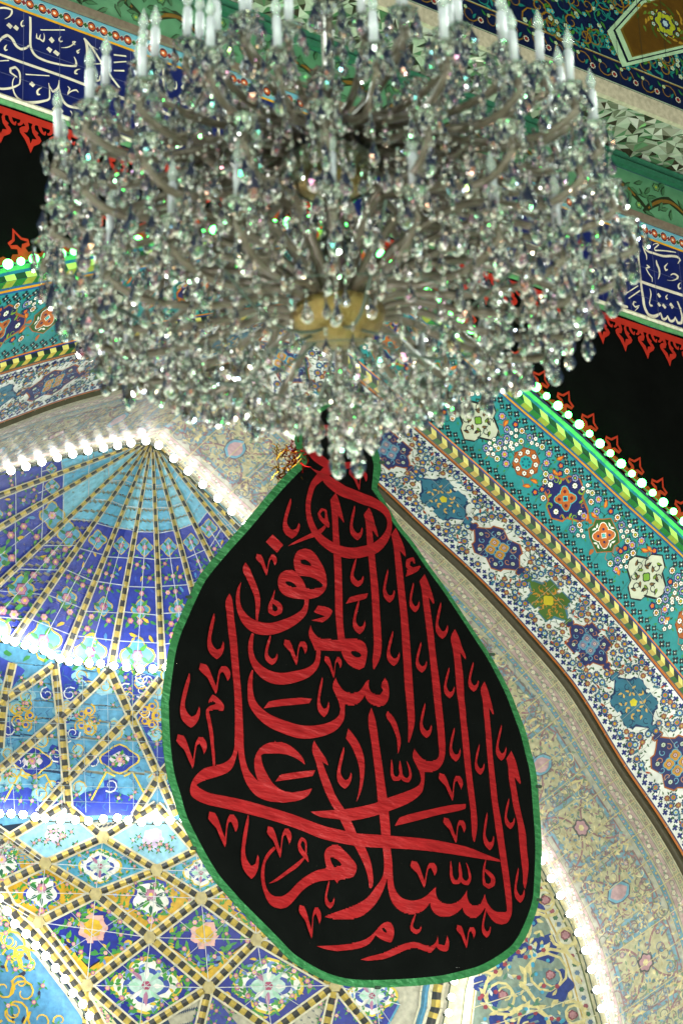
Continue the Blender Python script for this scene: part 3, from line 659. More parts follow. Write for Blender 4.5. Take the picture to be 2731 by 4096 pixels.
# ---------------------------------------------------------------- tiled half dome and net vault behind the rim
RIM = [(-260, 1935), (0, 1889), (261, 1819), (609, 1757), (975, 2090), (1300, 2420), (1700, 2860), (2000, 3220), (2168, 3449), (2212, 3530), (2260, 3620), (2300, 3700), (2340, 3800), (2370, 3900), (2395, 4000), (2421, 4096), (2435, 4250)]
def _rd(u, v):
    b = 1e9
    for (x0, y0), (x1, y1) in zip(RIM, RIM[1:]):
        dx, dy = x1-x0, y1-y0; t = ((u-x0)*dx+(v-y0)*dy)/(dx*dx+dy*dy); t = 0 if t < 0 else 1 if t > 1 else t
        e = (u-x0-t*dx)**2+(v-y0-t*dy)**2
        if e < b: b = e
    return math.sqrt(b)
def IM(u, v, h):
    k = 4.5+6*(1-math.exp(-_rd(u, v)/900)); p = fac(u, v, k); return tuple(p-ray(u, v)*h)
sh = Sheet(IM, 1., 40)
rimf = herm(RIM, False, 7, corner=35); Q = (900, 4600); nb = 64
for i in range(len(rimf)-1):
    for j in range(nb):
        f0, f1 = (j/nb)**1.2, ((j+1)/nb)**1.2
        a, b = rimf[i], rimf[i+1]; pt = lambda p, f: (p[0]+(Q[0]-p[0])*f, p[1]+(Q[1]-p[1])*f)
        sh.poly([pt(a, f0), pt(b, f0), pt(b, f1), pt(a, f1)], C('#b9b6a4'), -.02)
DBL, LBL, YEL, BLK = C('#2d40a6'), C('#55a6ca'), C('#d8b232'), C('#20242c')
h0 = .022
def grid_poly(P4, col, h, n=5, m=3):
    n *= 2; m *= 2
    a, b, c, d = [np.array(p, float) for p in P4]
    for i in range(n):
        for j in range(m):
            g = lambda x, y: (a*(1-x)+b*x)*(1-y)+(d*(1-x)+c*x)*y
            sh.poly([g(i/n, j/m), g((i+1)/n, j/m), g((i+1)/n, (j+1)/m), g(i/n, (j+1)/m)], col, h)
PKC = [C('#c98aa6'), C('#d9a8bc'), C('#b87a9c')]
def posy(x, y, r, h=.034):
    for q in range(4): a = q*1.57+rnd.uniform(0, .5); sh.leaf(x+r*.5*math.cos(a), y+r*.5*math.sin(a), r*1.1, r*.6, a+.4, C('#4d9a3c') if q % 2 else C('#2f7a44'), h+.0012*q)
    sh.flower(x, y, r*.62, 6, rnd.choice(PKC), C('#d8b232'), C('#e6c8d4'), h+.008) if False else None
    sh.lobe(x, y, r*.6, 6, .25, C('#7c3a6a'), h+.008); sh.lobe(x, y, r*.53, 6, .3, rnd.choice(PKC), h+.010); sh.lobe(x, y, r*.22, 5, .2, C('#e2c65a'), h+.012)
def vine(x, y, r, col, h=.030):
    a = rnd.uniform(0, 6.28); sh.stroke([(x, y, r*.18), (x+r*math.cos(a), y+r*math.sin(a), r*.18), (x+1.6*r*math.cos(a+.8), y+1.6*r*math.sin(a+.8), r*.1)], col, h, n=2)
AP = np.array((609., 1757.))
EN = [(-250, 1945), (-240, 2071), (-240, 2250), (-240, 2560), (45, 2575), (250, 2650), (444, 2672), (650, 2684), (850, 2665), (1030, 2600), (1150, 2430), (1230, 2400), (1300, 2410)]
for i in range(len(EN)-1):
    e0, e1 = np.array(EN[i], float), np.array(EN[i+1], float)
    P = lambda t, q: AP+(e0*(1-q)+e1*q-AP)*t
    tb = .40 if 2 < i < 9 else .9 if i > 9 else .42
    grid_poly([P(.03, 0), P(.03, 1), P(tb, 1), P(tb, 0)], [C('#74bedd'), C('#62b0d4'), C('#84c8e0')][i % 3], h0, 2, 4)
    grid_poly([P(tb, 0), P(tb, 1), P(1, 1), P(1, 0)], DBL, h0, 3, 8)
    for t in (.2, .3, tb, .52, .64, .76, .88): sh.stroke([tuple(P(t+rnd.uniform(-.01, .01), 0)), tuple(P(t, 1))], C('#c2ccd2'), .045, w=3.5, smooth=False)
    sh.stroke([tuple(P(.45, .5)), tuple(P(.98, .5))], C('#c8d0dc'), .0455, w=3, smooth=False)
    for t in (.47, .74, .94):
        c = P(t, .5); wd = np.linalg.norm(P(t, 1)-P(t, 0))
        f_ = .7 if t == .74 else 1.; sh.lobe(c[0], c[1], wd*.38*f_, 4, .5, C('#cfb84e'), .030, sx=1, sy=1.1); sh.lobe(c[0], c[1], wd*.335*f_, 4, .5, C('#5aa2c8'), .032, sx=1, sy=1.1); posy(c[0], c[1], wd*.2)
        for q in (-1, 1): sh.leaf(c[0]+q*wd*.25, c[1]+wd*.3, wd*.2, wd*.1, 1.5-q, C('#3f8f4c'), .030)
    for t in (.55, .6, .66, .79, .85, .98):
        wd = np.linalg.norm(P(t, 1)-P(t, 0))
        for q in (.27, .5, .73):
            c = P(t+rnd.uniform(-.012, .012), q); (posy if (rnd.random() < .5) else lambda x, y, r: sh.leaf(x, y, r*1.6, r*.7, rnd.uniform(0, 6.3), rnd.choice([C('#3f8f4c'), C('#4f8fc8'), C('#d6b53a'), C('#3a56b8')]), .034))(c[0], c[1], wd*.14)
def rib(pts, w, per=28, taper=1., c1=C('#cdb660'), c2=C('#46484a'), hh=.09, ph=0):
    """folded rib: two faces meeting at a crest, chequered"""
    q = [np.array(p[:2], float) for p in pts]; out = []
    for a, b in zip(q, q[1:]):
        n = max(1, int(round(np.linalg.norm(b-a)/per))); out += [a+(b-a)*k/n for k in range(n)]
    out.append(q[-1])
    for k in range(len(out)-1):
        a, b = out[k], out[k+1]; w_ = w*(taper+(1-taper)*k/len(out)); t = b-a; t = t/(np.linalg.norm(t)+1e-9); n = np.array([-t[1], t[0]]); sk = t*per*.25
        for sg in (-1, 1):
            c = (c1 if (k+ph+(sg > 0)*0) % 2 else c2)
            i = len(sh.v)
            for p_, o, z_ in ((a, 0, hh), (b, 0, hh), (b+sk*sg*0, sg*w_, .03), (a, sg*w_, .03)):
                pp = p_+n*o; sh.v.append(sh.m(pp[0], pp[1], z_))
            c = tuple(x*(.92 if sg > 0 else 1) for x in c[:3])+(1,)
            sh.c += [c]*4; sh.f.append((i, i+1, i+2, i+3))
        for sg in (-1, 1):
            sh.stroke([tuple(a+n*sg*w_*1.2), tuple(b+n*sg*w_*1.2)], C('#d2cdb4'), .047+.001*(k % 3), w=w_*.55, smooth=False)
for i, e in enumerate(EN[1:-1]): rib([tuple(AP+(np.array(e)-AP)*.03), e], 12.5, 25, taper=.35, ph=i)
# --- star ribs between the two rows of lights
z5 = lambda x, y: (x*.871, 2731+y*.871)
ROW1 = [(-240, 2515), (0, 2559), (65, 2581), (174, 2616), (226, 2642), (305, 2655), (435, 2672), (540, 2681), (640, 2677), (760, 2670)]
ROW2 = [(-240, 3290), z5(-60, 625), z5(0, 610), z5(80, 610), z5(180, 630), z5(270, 640), z5(400, 640), z5(500, 625), z5(590, 640), z5(680, 650), z5(790, 640), z5(900, 600)]
grid_poly([(-240, 2540), (1000, 2700), (1100, 3270), (-240, 3310)], C('#5b9cc2'), h0, 8, 5)
for pl, c in (([z5(560,-60), z5(735,-20), z5(610,130)], DBL), ([z5(290,-90), z5(440,0), z5(275,140), z5(240,0)], DBL), ([z5(0,500), z5(130,480), z5(290,560), z5(170,610), z5(0,600)], DBL), ([z5(330,520), z5(480,480), z5(640,540), z5(600,610), z5(340,610)], DBL), ([z5(0,-120), z5(120,-60), z5(60,20), z5(0,0)], C('#3a4cae')), ([z5(640,160), z5(740,400), z5(800,300), z5(800,100)], DBL)):
    sh.poly(pl, c, .027)
for cx, cy, sx in ((150, 360, 100), (550, 350, 105)):
    x, y = z5(cx, cy)
    for r_, c, h in ((1, C('#e0c84a'), .029), (.9, C('#2a3aa0'), .031), (.5, C('#d8d0dc'), .033)): sh.lobe(x, y, 62*r_, 4, .35, c, h, sx=1.35, sy=1)
    posy(x, y, 26, .036)
    for q in (-1, 1): sh.stroke([(*z5(cx-q*20, cy+80), 7), (*z5(cx-q*60, cy+60), 7), (*z5(cx-q*130, cy+190), 7)], C('#e0c84a'), .030)
for cx, cy in ((110, 150), (400, 170), (690, 150)):
    for k in range(5):
        a = k*1.26; x, y = z5(cx+30*math.cos(a), cy+45*math.sin(a)); sh.lobe(x, y, 15, 6, .3, C('#d8b232'), .034); sh.lobe(x, y, 8, 5, .2, C('#3a4cae'), .036)
        scroll(sh, x, y, a, 28, C('#d8b232'), 7, .030+k*.0005, (-1)**k)
for k in range(60):
    x, y = rnd.uniform(-40, 760), rnd.uniform(2700, 3180); a = rnd.uniform(0, 6.28)
    sh.lobe(x, y, rnd.uniform(22, 44), 4, .4, C('#2c40a4') if k % 3 == 0 else C('#8cc4d8'), .0285, rot=a)
    scroll(sh, x, y, a, 30, C('#d6b53a') if k % 3 else C('#dfe4e4'), 6, .0300+k*.00005, (-1)**k)
for k in range(330):
    x, y = rnd.uniform(-60, 760), rnd.uniform(2700, 3240)
    (posy if k % 3 == 0 else lambda a, b, r, h: vine(a, b, r*1.5, C("#3c6c9c"), h))(x, y, rnd.uniform(10, 16), .038)
for k in range(8):
    sh.stroke([(-60, 2760+k*62), (860, 2790+k*62)], C('#a9bcc8'), .054, w=2, smooth=False); sh.stroke([(30+k*100, 2700), (60+k*95, 3250)], C('#a9bcc8'), .0545, w=2, smooth=False)
RB = [[(250,-90),(280,160),(320,600)], [(520,-80),(450,0),(280,160),(0,400),(-150,520)], [(500,-70),(600,150),(740,-20)], [(600,150),(330,430),(180,600)], [(600,150),(730,430),(810,610)], [(60,-90),(20,80),(-80,200)], [(20,80),(140,0),(250,-80)], [(730,430),(620,610)], [(850,300),(730,430)], [(20,80),(0,300)]]
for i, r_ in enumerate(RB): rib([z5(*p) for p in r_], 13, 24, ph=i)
# --- lozenge net below
ND = dict(a=(45,710), b=(475,710), c=(210,830), d=(720,860), e=(440,970), f=(925,990), g=(180,1100), h=(690,1170), i=(-60,960), j=(400,1390), k=(1180,1180), l=(960,1400), m=(1540,1390), n=(640,1600), o=(1250,1600), p=(-160,830), q=(900,770), r=(1150,870), s=(1400,1000), t=(1700,1230), u=(1840,1480), v=(-60,640), w=(300,560), x=(720,560), y=(-200,1060), z=(1750,1650), A=(380,1650), B=(900,1650), D=(1480,1650))
nd = {k: z5(*p) for k, p in ND.items()}
cen = lambda s_: np.mean([nd[c] for c in s_], axis=0)
def lozenge(keys, base, style):
    P = [np.array(nd[c]) for c in keys]; c0 = np.mean(P, axis=0)
    sh.poly([c0+(p-c0)*.97 for p in P], C('#5fae6c') if style == 'y' else C('#4f9cc0'), h0+.004); sh.poly([c0+(p-c0)*.90 for p in P], base, h0+.007)
    wd = np.linalg.norm(P[0]-P[2]); hd = np.linalg.norm(P[1]-P[3]); r = min(wd, hd)*.5
    hz = np.array([1, 0])
    if style == 'w':       # white medallion on a blue or yellow field
        for f_, c, h in ((.62, C('#e0c84a'), .034), (.56, WH, .036), (.40, C('#3a52a8'), .038), (.3, C('#b9d8d0'), .040)): sh.lobe(c0[0], c0[1], r*f_, 4, .3, c, h, sx=1.25, sy=1, m=32)
        for k in range(8): a = k*math.pi/4; sh.leaf(c0[0]+r*.12*math.cos(a), c0[1]+r*.12*math.sin(a), r*.33, r*.14, a, [WH, C('#9fd0b8'), C('#b07a9c')][k % 3], .042)
        sh.lobe(c0[0], c0[1], r*.1, 6, .2, C('#a8486c'), .044)
    elif style == 'y':     # white rosette on yellow
        for f_, c, h in ((.66, C('#2a3aa0'), .034), (.55, WH, .036)): sh.lobe(c0[0], c0[1]-r*.05, r*f_, 5, .35, c, h, sx=1.0, sy=1, m=30, rot=1.57)
        for k in range(6): a = k*math.pi/3+.5; sh.leaf(c0[0]+r*.15*math.cos(a), c0[1]+r*.15*math.sin(a), r*.3, r*.16, a, C('#22604c'), .038)
        posy(c0[0], c0[1]-r*.15, r*.3, .040); posy(c0[0], c0[1]+r*.6, r*.2, .040)
    else:                  # blue field closed below by a yellow lobed arch
        top, rt, bt, lf = P
        sh.poly([lf+(c0-lf)*.1, lf*.6+bt*.4+(c0-lf)*.25, c0*.35+bt*.65, rt*.6+bt*.4+(c0-rt)*.25, rt+(c0-rt)*.1, bt+(c0-bt)*.1], C('#d0a92c'), .034)
        sh.stroke([(*(lf+(c0-lf)*.1), 7), (*(lf*.6+bt*.4+(c0-lf)*.3), 7), (*(c0*.35+bt*.65), 7), (*(rt*.6+bt*.4+(c0-rt)*.3), 7), (*(rt+(c0-rt)*.1), 7)], C('#1c2030'), .0365)
        sh.lobe(c0[0], c0[1]-r*.15, r*.34, 7, .3, C('#e0b0a8'), .037); sh.lobe(c0[0], c0[1]-r*.15, r*.22, 7, .3, C('#d8b232'), .039)
    n_ = int(12*max(1, r/60))
    for k in range(n_):
        a = k/n_*6.28; ed = []
        q = rnd.uniform(.5, .84); al, be = math.cos(a), math.sin(a); s_ = abs(al)+abs(be)
        x, y = c0[0]+(P[1][0]-P[3][0])*.5*al/s_*q, c0[1]+(P[2][1]-P[0][1])*.5*be/s_*q
        (posy(x, y, rnd.uniform(.08, .11)*r, .042) if k % 3 == 0 else [sh.leaf(x, y, r*rnd.uniform(.12, .18), r*.08, rnd.uniform(0, 6.3), rnd.choice([C('#3f8f4c'), C('#3f8f4c'), C('#d6b53a'), C('#6f8fd0')]), .0425+q*.0003) for q in range(3)])
        sh.leaf(x+8, y, r*.2, r*.1, a+2, C('#4d9a3c') if base != LBL else C('#2f8a5c'), .041)
    sh.stroke([tuple(P[0]), tuple(P[2])], C('#cfd4d8'), .057, w=3, smooth=False); sh.stroke([tuple(P[1]), tuple(P[3])], C('#cfd4d8'), .058, w=3, smooth=False)
    m0, m1 = (P[0]+P[1])/2, (P[2]+P[3])/2; sh.stroke([tuple(m0), tuple(m1)], C('#b9bfc8'), .0585, w=2.5, smooth=False)
    m0, m1 = (P[1]+P[2])/2, (P[3]+P[0])/2; sh.stroke([tuple(m0), tuple(m1)], C('#b9bfc8'), .059, w=2.5, smooth=False)
PB = C('#8fc4de')
for keys, base, st in (('vacp', LBL, 'w'), ('wbca', PB, 'l0'), ('xqdb', PB, 'l0'), ('bdec', LBL, 'w'), ('acip', C('#cfa42c'), 'y'), ('cegi', C('#cfa42c'), 'y'), ('dfhe', C('#cfa42c'), 'y'), ('qrfd', LBL, 'w'), ('ehjg', C('#1f2f94'), 'b'), ('fklh', C('#1f2f94'), 'b'), ('rskf', C('#cfa42c'), 'y'), ('hlnj', C('#1f2f94'), 'w'), ('kmol', C('#1f2f94'), 'w'), ('stmk', C('#1f2f94'), 'b'), ('tuzm', C('#1f2f94'), 'w'), ('igyi', DBL, 'b')):
    if st == 'l0':
        P = [np.array(nd[c]) for c in keys]; c0 = np.mean(P, axis=0); sh.poly([c0+(p-c0)*.95 for p in P], base, .028)
        for k in range(14): x, y = c0+np.array([rnd.uniform(-90, 90), rnd.uniform(-22, 40)]); posy(x, y, 12, .036)
        sh.lobe(c0[0], c0[1]-10, 46, 5, .3, C('#c9b8dc'), .030, rot=1.57)
    elif st == 'b' or st in 'wy': lozenge(keys, base, st)
for x0, k in ((nd['j'], 0), (nd['l'], 1), (nd['m'], 2)):
    sh.poly([(x0[0], x0[1]+10), (x0[0]+150, x0[1]+190), (x0[0]+60, x0[1]+260), (x0[0]-90, x0[1]+240), (x0[0]-60, x0[1]+120)], [C('#c9c49a'), C('#3c4a9c'), C('#1f2f94')][k], .029)
    for q in range(26): posy(x0[0]+rnd.uniform(-60, 110), x0[1]+rnd.uniform(60, 230), 15, .034)
E_ = ['va', 'ac', 'cb', 'bw', 'wa', 'bx', 'bd', 'dq', 'qx', 'ap', 'ce', 'ed', 'df', 'fr', 'rq', 'ci', 'ip', 'eg', 'gi', 'eh', 'hf', 'fk', 'ks', 'sr', 'gj', 'jh', 'hl', 'lk', 'km', 'mt', 'ts', 'jn', 'nl', 'lo', 'om', 'mz', 'jA', 'lB', 'mD']
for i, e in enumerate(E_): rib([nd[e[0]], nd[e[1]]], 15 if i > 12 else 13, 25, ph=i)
for k_, p in nd.items():
    if k_ in 'bcdefghjklm': sh.lobe(p[0], p[1], 26, 6, .2, C('#b8ac7c'), .092)
# --- side panel lower left, beyond the string of lights
LS = [z5(-60, 910), z5(0, 1010), z5(50, 1100), z5(130, 1180), z5(190, 1240), z5(250, 1320), z5(320, 1410), z5(390, 1510), z5(420, 1568), z5(470, 1660)]
sh.poly([(-240, LS[0][1])]+LS+[(-240, LS[-1][1])], C('#b8b8a0'), .060)
sh.poly([(-240, LS[0][1]+20)]+[(p[0]-20, p[1]+12) for p in LS]+[(-240, LS[-1][1])], C('#4a86b0'), .062)
for k in range(60):
    y = rnd.uniform(3640, 4150); xm = max(0, (y-3600)*.62)
    x = rnd.uniform(-30, max(10, xm-30))
    if k % 3 == 0: scroll(sh, x, y, rnd.uniform(0, 6), rnd.uniform(30, 60), C('#d8b232'), 9, .064+k*.0002, (-1)**k, 1.1)
    elif k % 3 == 1: posy(x, y, 17, .070)
    else: sh.leaf(x, y, 36, 16, rnd.uniform(0, 6), C('#2c2c44') if k % 2 else C('#2f7a64'), .068)
rib([(p[0]+28, p[1]-18) for p in LS], 16, 27, hh=.11)
# --- right: stripe pier edge and pale scroll panel between the two strings
RS = [(1835, 3780), (1801, 3937), (1794, 3968), (1789, 4029), (1775, 4072), (1765, 4110), (1745, 4220)]
RM = [(p[0], p[1]) for p in RIM if p[1] > 2700]
sh.poly([(1700, 2900)]+RM[1:]+[(2440, 4260), (1760, 4260)]+[p for p in RS[::-1]], C('#c4bf9c'), .060)
inn = [(p[0]-36, p[1]+20) for p in RM[1:]]
for k, (off, c, h) in enumerate(((28, C('#6f7a52'), .0615), (34, C('#dcdccb'), .063), (74, C('#c8ac62'), .065), (80, C('#e0dfd0'), .067), (88, C('#8a9c90'), .069))):
    sh.poly([(1760+off*.3, 3000)]+[(p[0]-off, p[1]+off*.45) for p in RM[1:]]+[(2430-off, 4260), (1800+off*.8, 4260), (1835+off*.8, 3960), (1880+off, 3760)], c, h)
for k in range(34):
    p = rimf[0]
for off, n_ in ((54, 60),):
    q = herm([(p[0]-off, p[1]+off*.45) for p in RM[1:]], False, 6)
    for i, p in enumerate(q[::2]): sh.lobe(p[0], p[1], 11, 6, .3, [C('#a3606c'), C('#4f7a5c'), C('#6a86a4')][i % 3], .072)
def inside_r(x, y):
    xr = np.interp(y, [p[1] for p in RIM], [p[0] for p in RIM])-150; return 1900 < x < xr and y < 4200
sc_ = 0
for k in range(70):
    x, y = rnd.uniform(1900, 2330), rnd.uniform(3350, 4180)
    if not inside_r(x, y): continue
    sh.lobe(x, y, rnd.uniform(35, 75), 5, .35, C('#33468c') if k % 2 else C('#6f8f94'), .0705+.00005*k)
for cx, cy, r in ((2080, 3720, 90), (2200, 3900, 120), (2010, 3980, 90), (2180, 3600, 70), (2060, 3560, 60), (2120, 4110, 100), (2260, 3740, 60), (1960, 3840, 60), (2290, 4060, 60)):
    for sg in (-1, 1): scroll(sh, cx, cy, 1.2*sg+cx, r, C('#dbcf96'), 14, .0765+.0004*sg, sg, 1.1)
    for q in range(10):
        a = q*.63; sh.leaf(cx+r*.85*math.cos(a), cy+r*.85*math.sin(a), r*.38, r*.22, a+1, C('#dbcf96'), .079)
    sh.lobe(cx, cy, 22, 7, .3, C('#8a5560'), .081); sh.lobe(cx, cy, 15, 7, .3, C('#b98a92'), .083)
for k in range(260):
    x, y = rnd.uniform(1900, 2330), rnd.uniform(3380, 4200)
    if not inside_r(x, y): continue
    a = rnd.uniform(0, 6.28)
    if k % 4 == 0: sh.lobe(x, y, 10, 5, .3, C('#9c4a58'), .084)
    elif k % 4 == 1: sh.lobe(x, y, 8, 5, .2, C('#4ea6cc'), .084)
    else: sh.leaf(x, y, 34, 16, a, [C('#dbcf96'), C('#5c8a74'), C('#cfd8d8')][k % 3], .0825)
for k in range(9):
    sh.stroke([(1880, 3560+k*95), (2400, 3330+k*95+60)], C('#d0cba8'), .0875, w=4, smooth=False)
rib([(p[0]-48, p[1]) for p in RS], 20, 30, hh=.12)
rib([(p[0]-95, p[1]) for p in RS], 14, 30, hh=.11, c1=C('#5b9cc4'), c2=C('#5b9cc4'))
vault = sh.build('half_dome_vault', M['worn'], portal)

# ---------------------------------------------------------------- strings of bulbs
def sphere_mesh(name, r, m):
    bm = bmesh.new(); bmesh.ops.create_icosphere(bm, subdivisions=2, radius=r)
    me = bpy.data.meshes.new(name); bm.to_mesh(me); bm.free(); me.materials.append(m)
    me.polygons.foreach_set('use_smooth', [True]*len(me.polygons)); return me
WB = sphere_mesh('bulb', .062, M['whitebulb']); DB = sphere_mesh('bulb', .06, M['dimbulb']); GB = sphere_mesh('bulb', .066, M['greenbulb']); GBs = sphere_mesh('bulb', .052, M['greenbulb'])
def string(label, P, meshes, step, sockets=None, group='strings of bulbs strung in the arch', cab=.012, off=None, jit=.0):
    """P = world polyline; bulbs every step metres"""
    P = [np.array(p) for p in P]; L = np.concatenate([[0], np.cumsum([np.linalg.norm(b-a) for a, b in zip(P, P[1:])])])
    t = empty('light_string', tuple(P[0])); tag(t, label, 'string lights', group)
    base = P[0]; A = np.array(P)
    at = lambda x: np.array([np.interp(x, L, A[:, i]) for i in range(3)])
    v, f = tube([at(x)-base for x in np.arange(0, L[-1], .1)], cab, 5); mesh_obj('cable', v, f, M['cable'], t)
    n = 0; x = step/2
    if sockets:
        sv, sf = tube([(0, 0, 0), (0, 0, .05)], .026, 8); sme = None
    while x < L[-1] and n < 100:
        p = at(x); o = bpy.data.objects.new('bulb', meshes[n % len(meshes)]); link(o, t)
        d_ = (off if off is not None else -N)
        o.location = tuple(p-base+np.array(d_)*.085+np.array([rnd.uniform(-jit, jit) for _ in range(3)]))
        if sockets:
            so_ = bpy.data.objects.new('socket', sockets); link(so_, o); so_.rotation_euler = Vector(-np.array(d_)).to_track_quat('Z', 'Y').to_euler(); so_.location = tuple(-np.array(d_)*.05)
        x += step*rnd.uniform(.94, 1.06); n += 1
    return t
sv, sf = lathe([(.001, .07), (.03, .07), (.034, .0), (.03, -.01)], 8)
SOCK = bpy.data.meshes.new('socket'); SOCK.from_pydata(sv, [], sf); SOCK.materials.append(M['socket'])
WSOCK = SOCK.copy(); WSOCK.name = 'socket'; WSOCK.materials[0] = M['cable']
XA = np.arange(-9.2, 11, .1)
string('string of green bulbs along the outer edge of the pointed arch, below the black cloth', [FP(*(lambda a: (a[0], a[1]+.0, -.1))(A0.at(x))) for x in XA], [GB, GBs], .215, SOCK, off=np.array((-N[0]*.8+D[0]*.0, -N[1]*.8, -.25)))
def IMl(p, h): return np.array(IM(p[0], p[1], h))
rimL = herm(RIM[:4], False, 6); rimR = herm(RIM[3:], False, 6)
string('string of white bulbs along the left rim of the half dome above the blue ribs', [IMl((p[0], p[1]+10), .2) for p in rimL], [DB], .27, WSOCK)
string('string of white bulbs curving down the right rim', [IMl((p[0]-14, p[1]+8), .2) for p in rimR], [DB], .3, WSOCK)
string('string of white bulbs across the foot of the blue ribbed fan', [IMl(p, .2) for p in herm(ROW1, False, 5)], [WB], .2, WSOCK, jit=.02)
string('string of white bulbs above the lozenge net, left of the banner', [IMl(p, .2) for p in herm(ROW2, False, 5)], [WB], .22, WSOCK, jit=.02)
string('string of white bulbs slanting down the lower left corner', [IMl((p[0]-4, p[1]), .25) for p in LS], [WB], .235, WSOCK, jit=.015)
string('short string of white bulbs under the lower edge of the banner', [IMl(p, .25) for p in RS], [DB], .25, WSOCK)

# ---------------------------------------------------------------- black mourning cloth with red edging
vs = []; fs = []; ss = np.linspace(-12.8, 14.8, 180); nz_ = 10
q0 = A0.q
for i, s_ in enumerate(ss):
    zb = float(np.interp(s_, q0[:, 0], q0[:, 1]))
    for j in range(nz_+1):
        z_ = zb+(21.6-zb)*j/nz_; vs.append(FP(s_, z_, -.04-.012*math.sin(s_*2.3+j*.4)-.01*math.sin(s_*6.1)))
for i in range(len(ss)-1):
    for j in range(nz_): a = i*(nz_+1)+j; fs.append((a, a+nz_+1, a+nz_+2, a+1))
clo = empty('mourning_cloth'); tag(clo, 'black cloth with red scalloped edging stretched between the inscription and the arch', 'cloth')
mesh_obj('cloth', vs, fs, M['cloth'], clo, smooth=True)
RED = C('#c8241f'); sh = Sheet(facade_sheet(-.075), .001)
p_ = .435
tooth_o = [(-.30, .0), (-.30, .25), (-.18, .40), (-.30, .46), (-.38, .55), (-.36, .68), (-.2, .88), (-.08, 1.1), (0, 1.3), (.1, 1.02), (.3, .86), (.36, .74), (.3, .62), (.22, .58), (.26, .5), (.14, .42), (.12, .3), (.2, .18), (.24, 0)]
tooth_h = [(-.24, .64), (-.12, .6), (-.06, .44), (-.1, .22), (-.07, .12), (0, .08), (.07, .13), (.06, .24), (.02, .36), (.06, .56), (.2, .74), (.06, .78), (0, .96), (-.06, .78)]
x = SL; i = 0
while x < SR:
    f = lambda P: [(x+a*p_, 21.53-b*p_*.98) for a, b in P]
    sh.poly([(x-p_/2, 21.54), (x+p_/2, 21.54), (x+p_/2, 21.54-.11), (x-p_/2, 21.54-.11)], RED, 0)
    sh.holed([f(tooth_o), f(tooth_h)], RED, 2)
    sh.stroke([(x+.30*p_, 21.44, .05), (x+.36*p_, 21.36, .045), (x+.46*p_, 21.33, .035), (x+.5*p_, 21.38, .015)], RED, 3)
    sh.stroke([(x+.70*p_, 21.44, .05), (x+.66*p_, 21.37, .04), (x+.56*p_, 21.345, .03)], RED, 4)
    x += p_; i += 1
sh.build('red_scalloped_edging', M['lace'], clo)
def arch_map(x, y, h):
    a = A0.at(x-.05); b = A0.at(x+.05); c = A0.at(x); tx, tz = b[0]-a[0], b[1]-a[1]; l = math.hypot(tx, tz)+1e-9
    return FP(c[0]-tz/l*y, c[1]+tx/l*y, -.07-h)
sh = Sheet(arch_map, .001)
fin_o = [(-.23, -.02), (-.16, .05), (-.08, .04), (-.06, .10), (-.14, .12), (-.155, .2), (-.07, .23), (0, .36), (.07, .23), (.155, .2), (.14, .12), (.06, .10), (.08, .04), (.16, .05), (.23, -.02)]
fin_h = [(-.105, .165), (-.03, .155), (0, .11), (.03, .155), (.105, .165), (.035, .2), (0, .28), (-.035, .2)]
x = -12.
while x < 12.5:
    if abs(x) > .3:
        sh.holed([[(x+a*1.05, b*1.1+.07) for a, b in fin_o], [(x+a*1.35, (b-.19)*1.35+.19*1.1+.075) for a, b in fin_h]], RED, 0)
    sh.rect(x-.25, .0, x+.25, .075, RED, 3, 3); x += .48
sh.build('red_finial_edging', M['lace'], clo)
# ---------------------------------------------------------------- the banner
BK = -.8
def bmap(u, v, h):
    s_, z_ = sz(u, v, BK); return FP(s_, z_, BK-h-.035*math.sin(s_*1.7+z_*.6)-.02*math.sin(z_*2.1+s_))
ban = empty('hanging_banner', tuple(bmap(1500, 3950, 0))); 
tag(ban, 'huge black teardrop banner with red calligraphy and a green foil border hanging in the arch', 'banner')
ban.location = (0, 0, 0)
OUTL = [('T1', [(560, -260), (330, -150), (200, 0), (150, 100), (160, 180), (195, 290), (0, 480)]),
 ('T2', [(660, 0), (560, 115), (440, 258), (330, 400), (245, 560), (165, 725), (105, 855), (60, 1000), (30, 1180), (5, 1400)]),
 ('T4', [(0, 0), (8, 200), (22, 400), (50, 600), (100, 780), (150, 960), (230, 1130), (320, 1300), (430, 1470)]),
 ('T6', [(0, 1068), (100, 1170), (240, 1260), (400, 1340), (560, 1385), (750, 1400), (950, 1397), (1150, 1387), (1350, 1365), (1500, 1330)]),
 ('T7', [(940, 1190), (1100, 1105), (1250, 985), (1370, 750), (1415, 600), (1430, 450), (1440, 300), (1445, 150), (1438, 0)]),
 ('T5', [(1525, 850), (1508, 680), (1485, 540), (1450, 420), (1400, 250), (1340, 100)]),
 ('T3', [(1280, 1150), (1205, 1000), (1125, 850), (1015, 680), (895, 490), (760, 280), (640, 110), (520, -70)]),
 ('T1', [(1000, 780), (920, 645), (830, 490), (855, 400), (862, 300), (840, 215), (800, 120), (760, 40), (740, -100)])]
ol = [T(t, p) for t, P in OUTL for p in P]
olf = [(p[0], p[1]) for p in herm(ol, True, 3, corner=38)]
n = len(olf)
def bw(p):   # border width in px
    x, y = p
    if x > 1480: return float(np.interp(y, [1900, 2000, 2500, 3200, 3600, 3900], [30, 16, 15, 25, 27, 31]))
    return 31
inner = []
for i in range(n):
    a, b, c = olf[i-2], olf[i], olf[(i+2) % n]; t = (c[0]-a[0], c[1]-a[1]); l = math.hypot(*t)+1e-9
    wv = bw(b); inner.append((b[0]+t[1]/l*wv, b[1]-t[0]/l*wv))
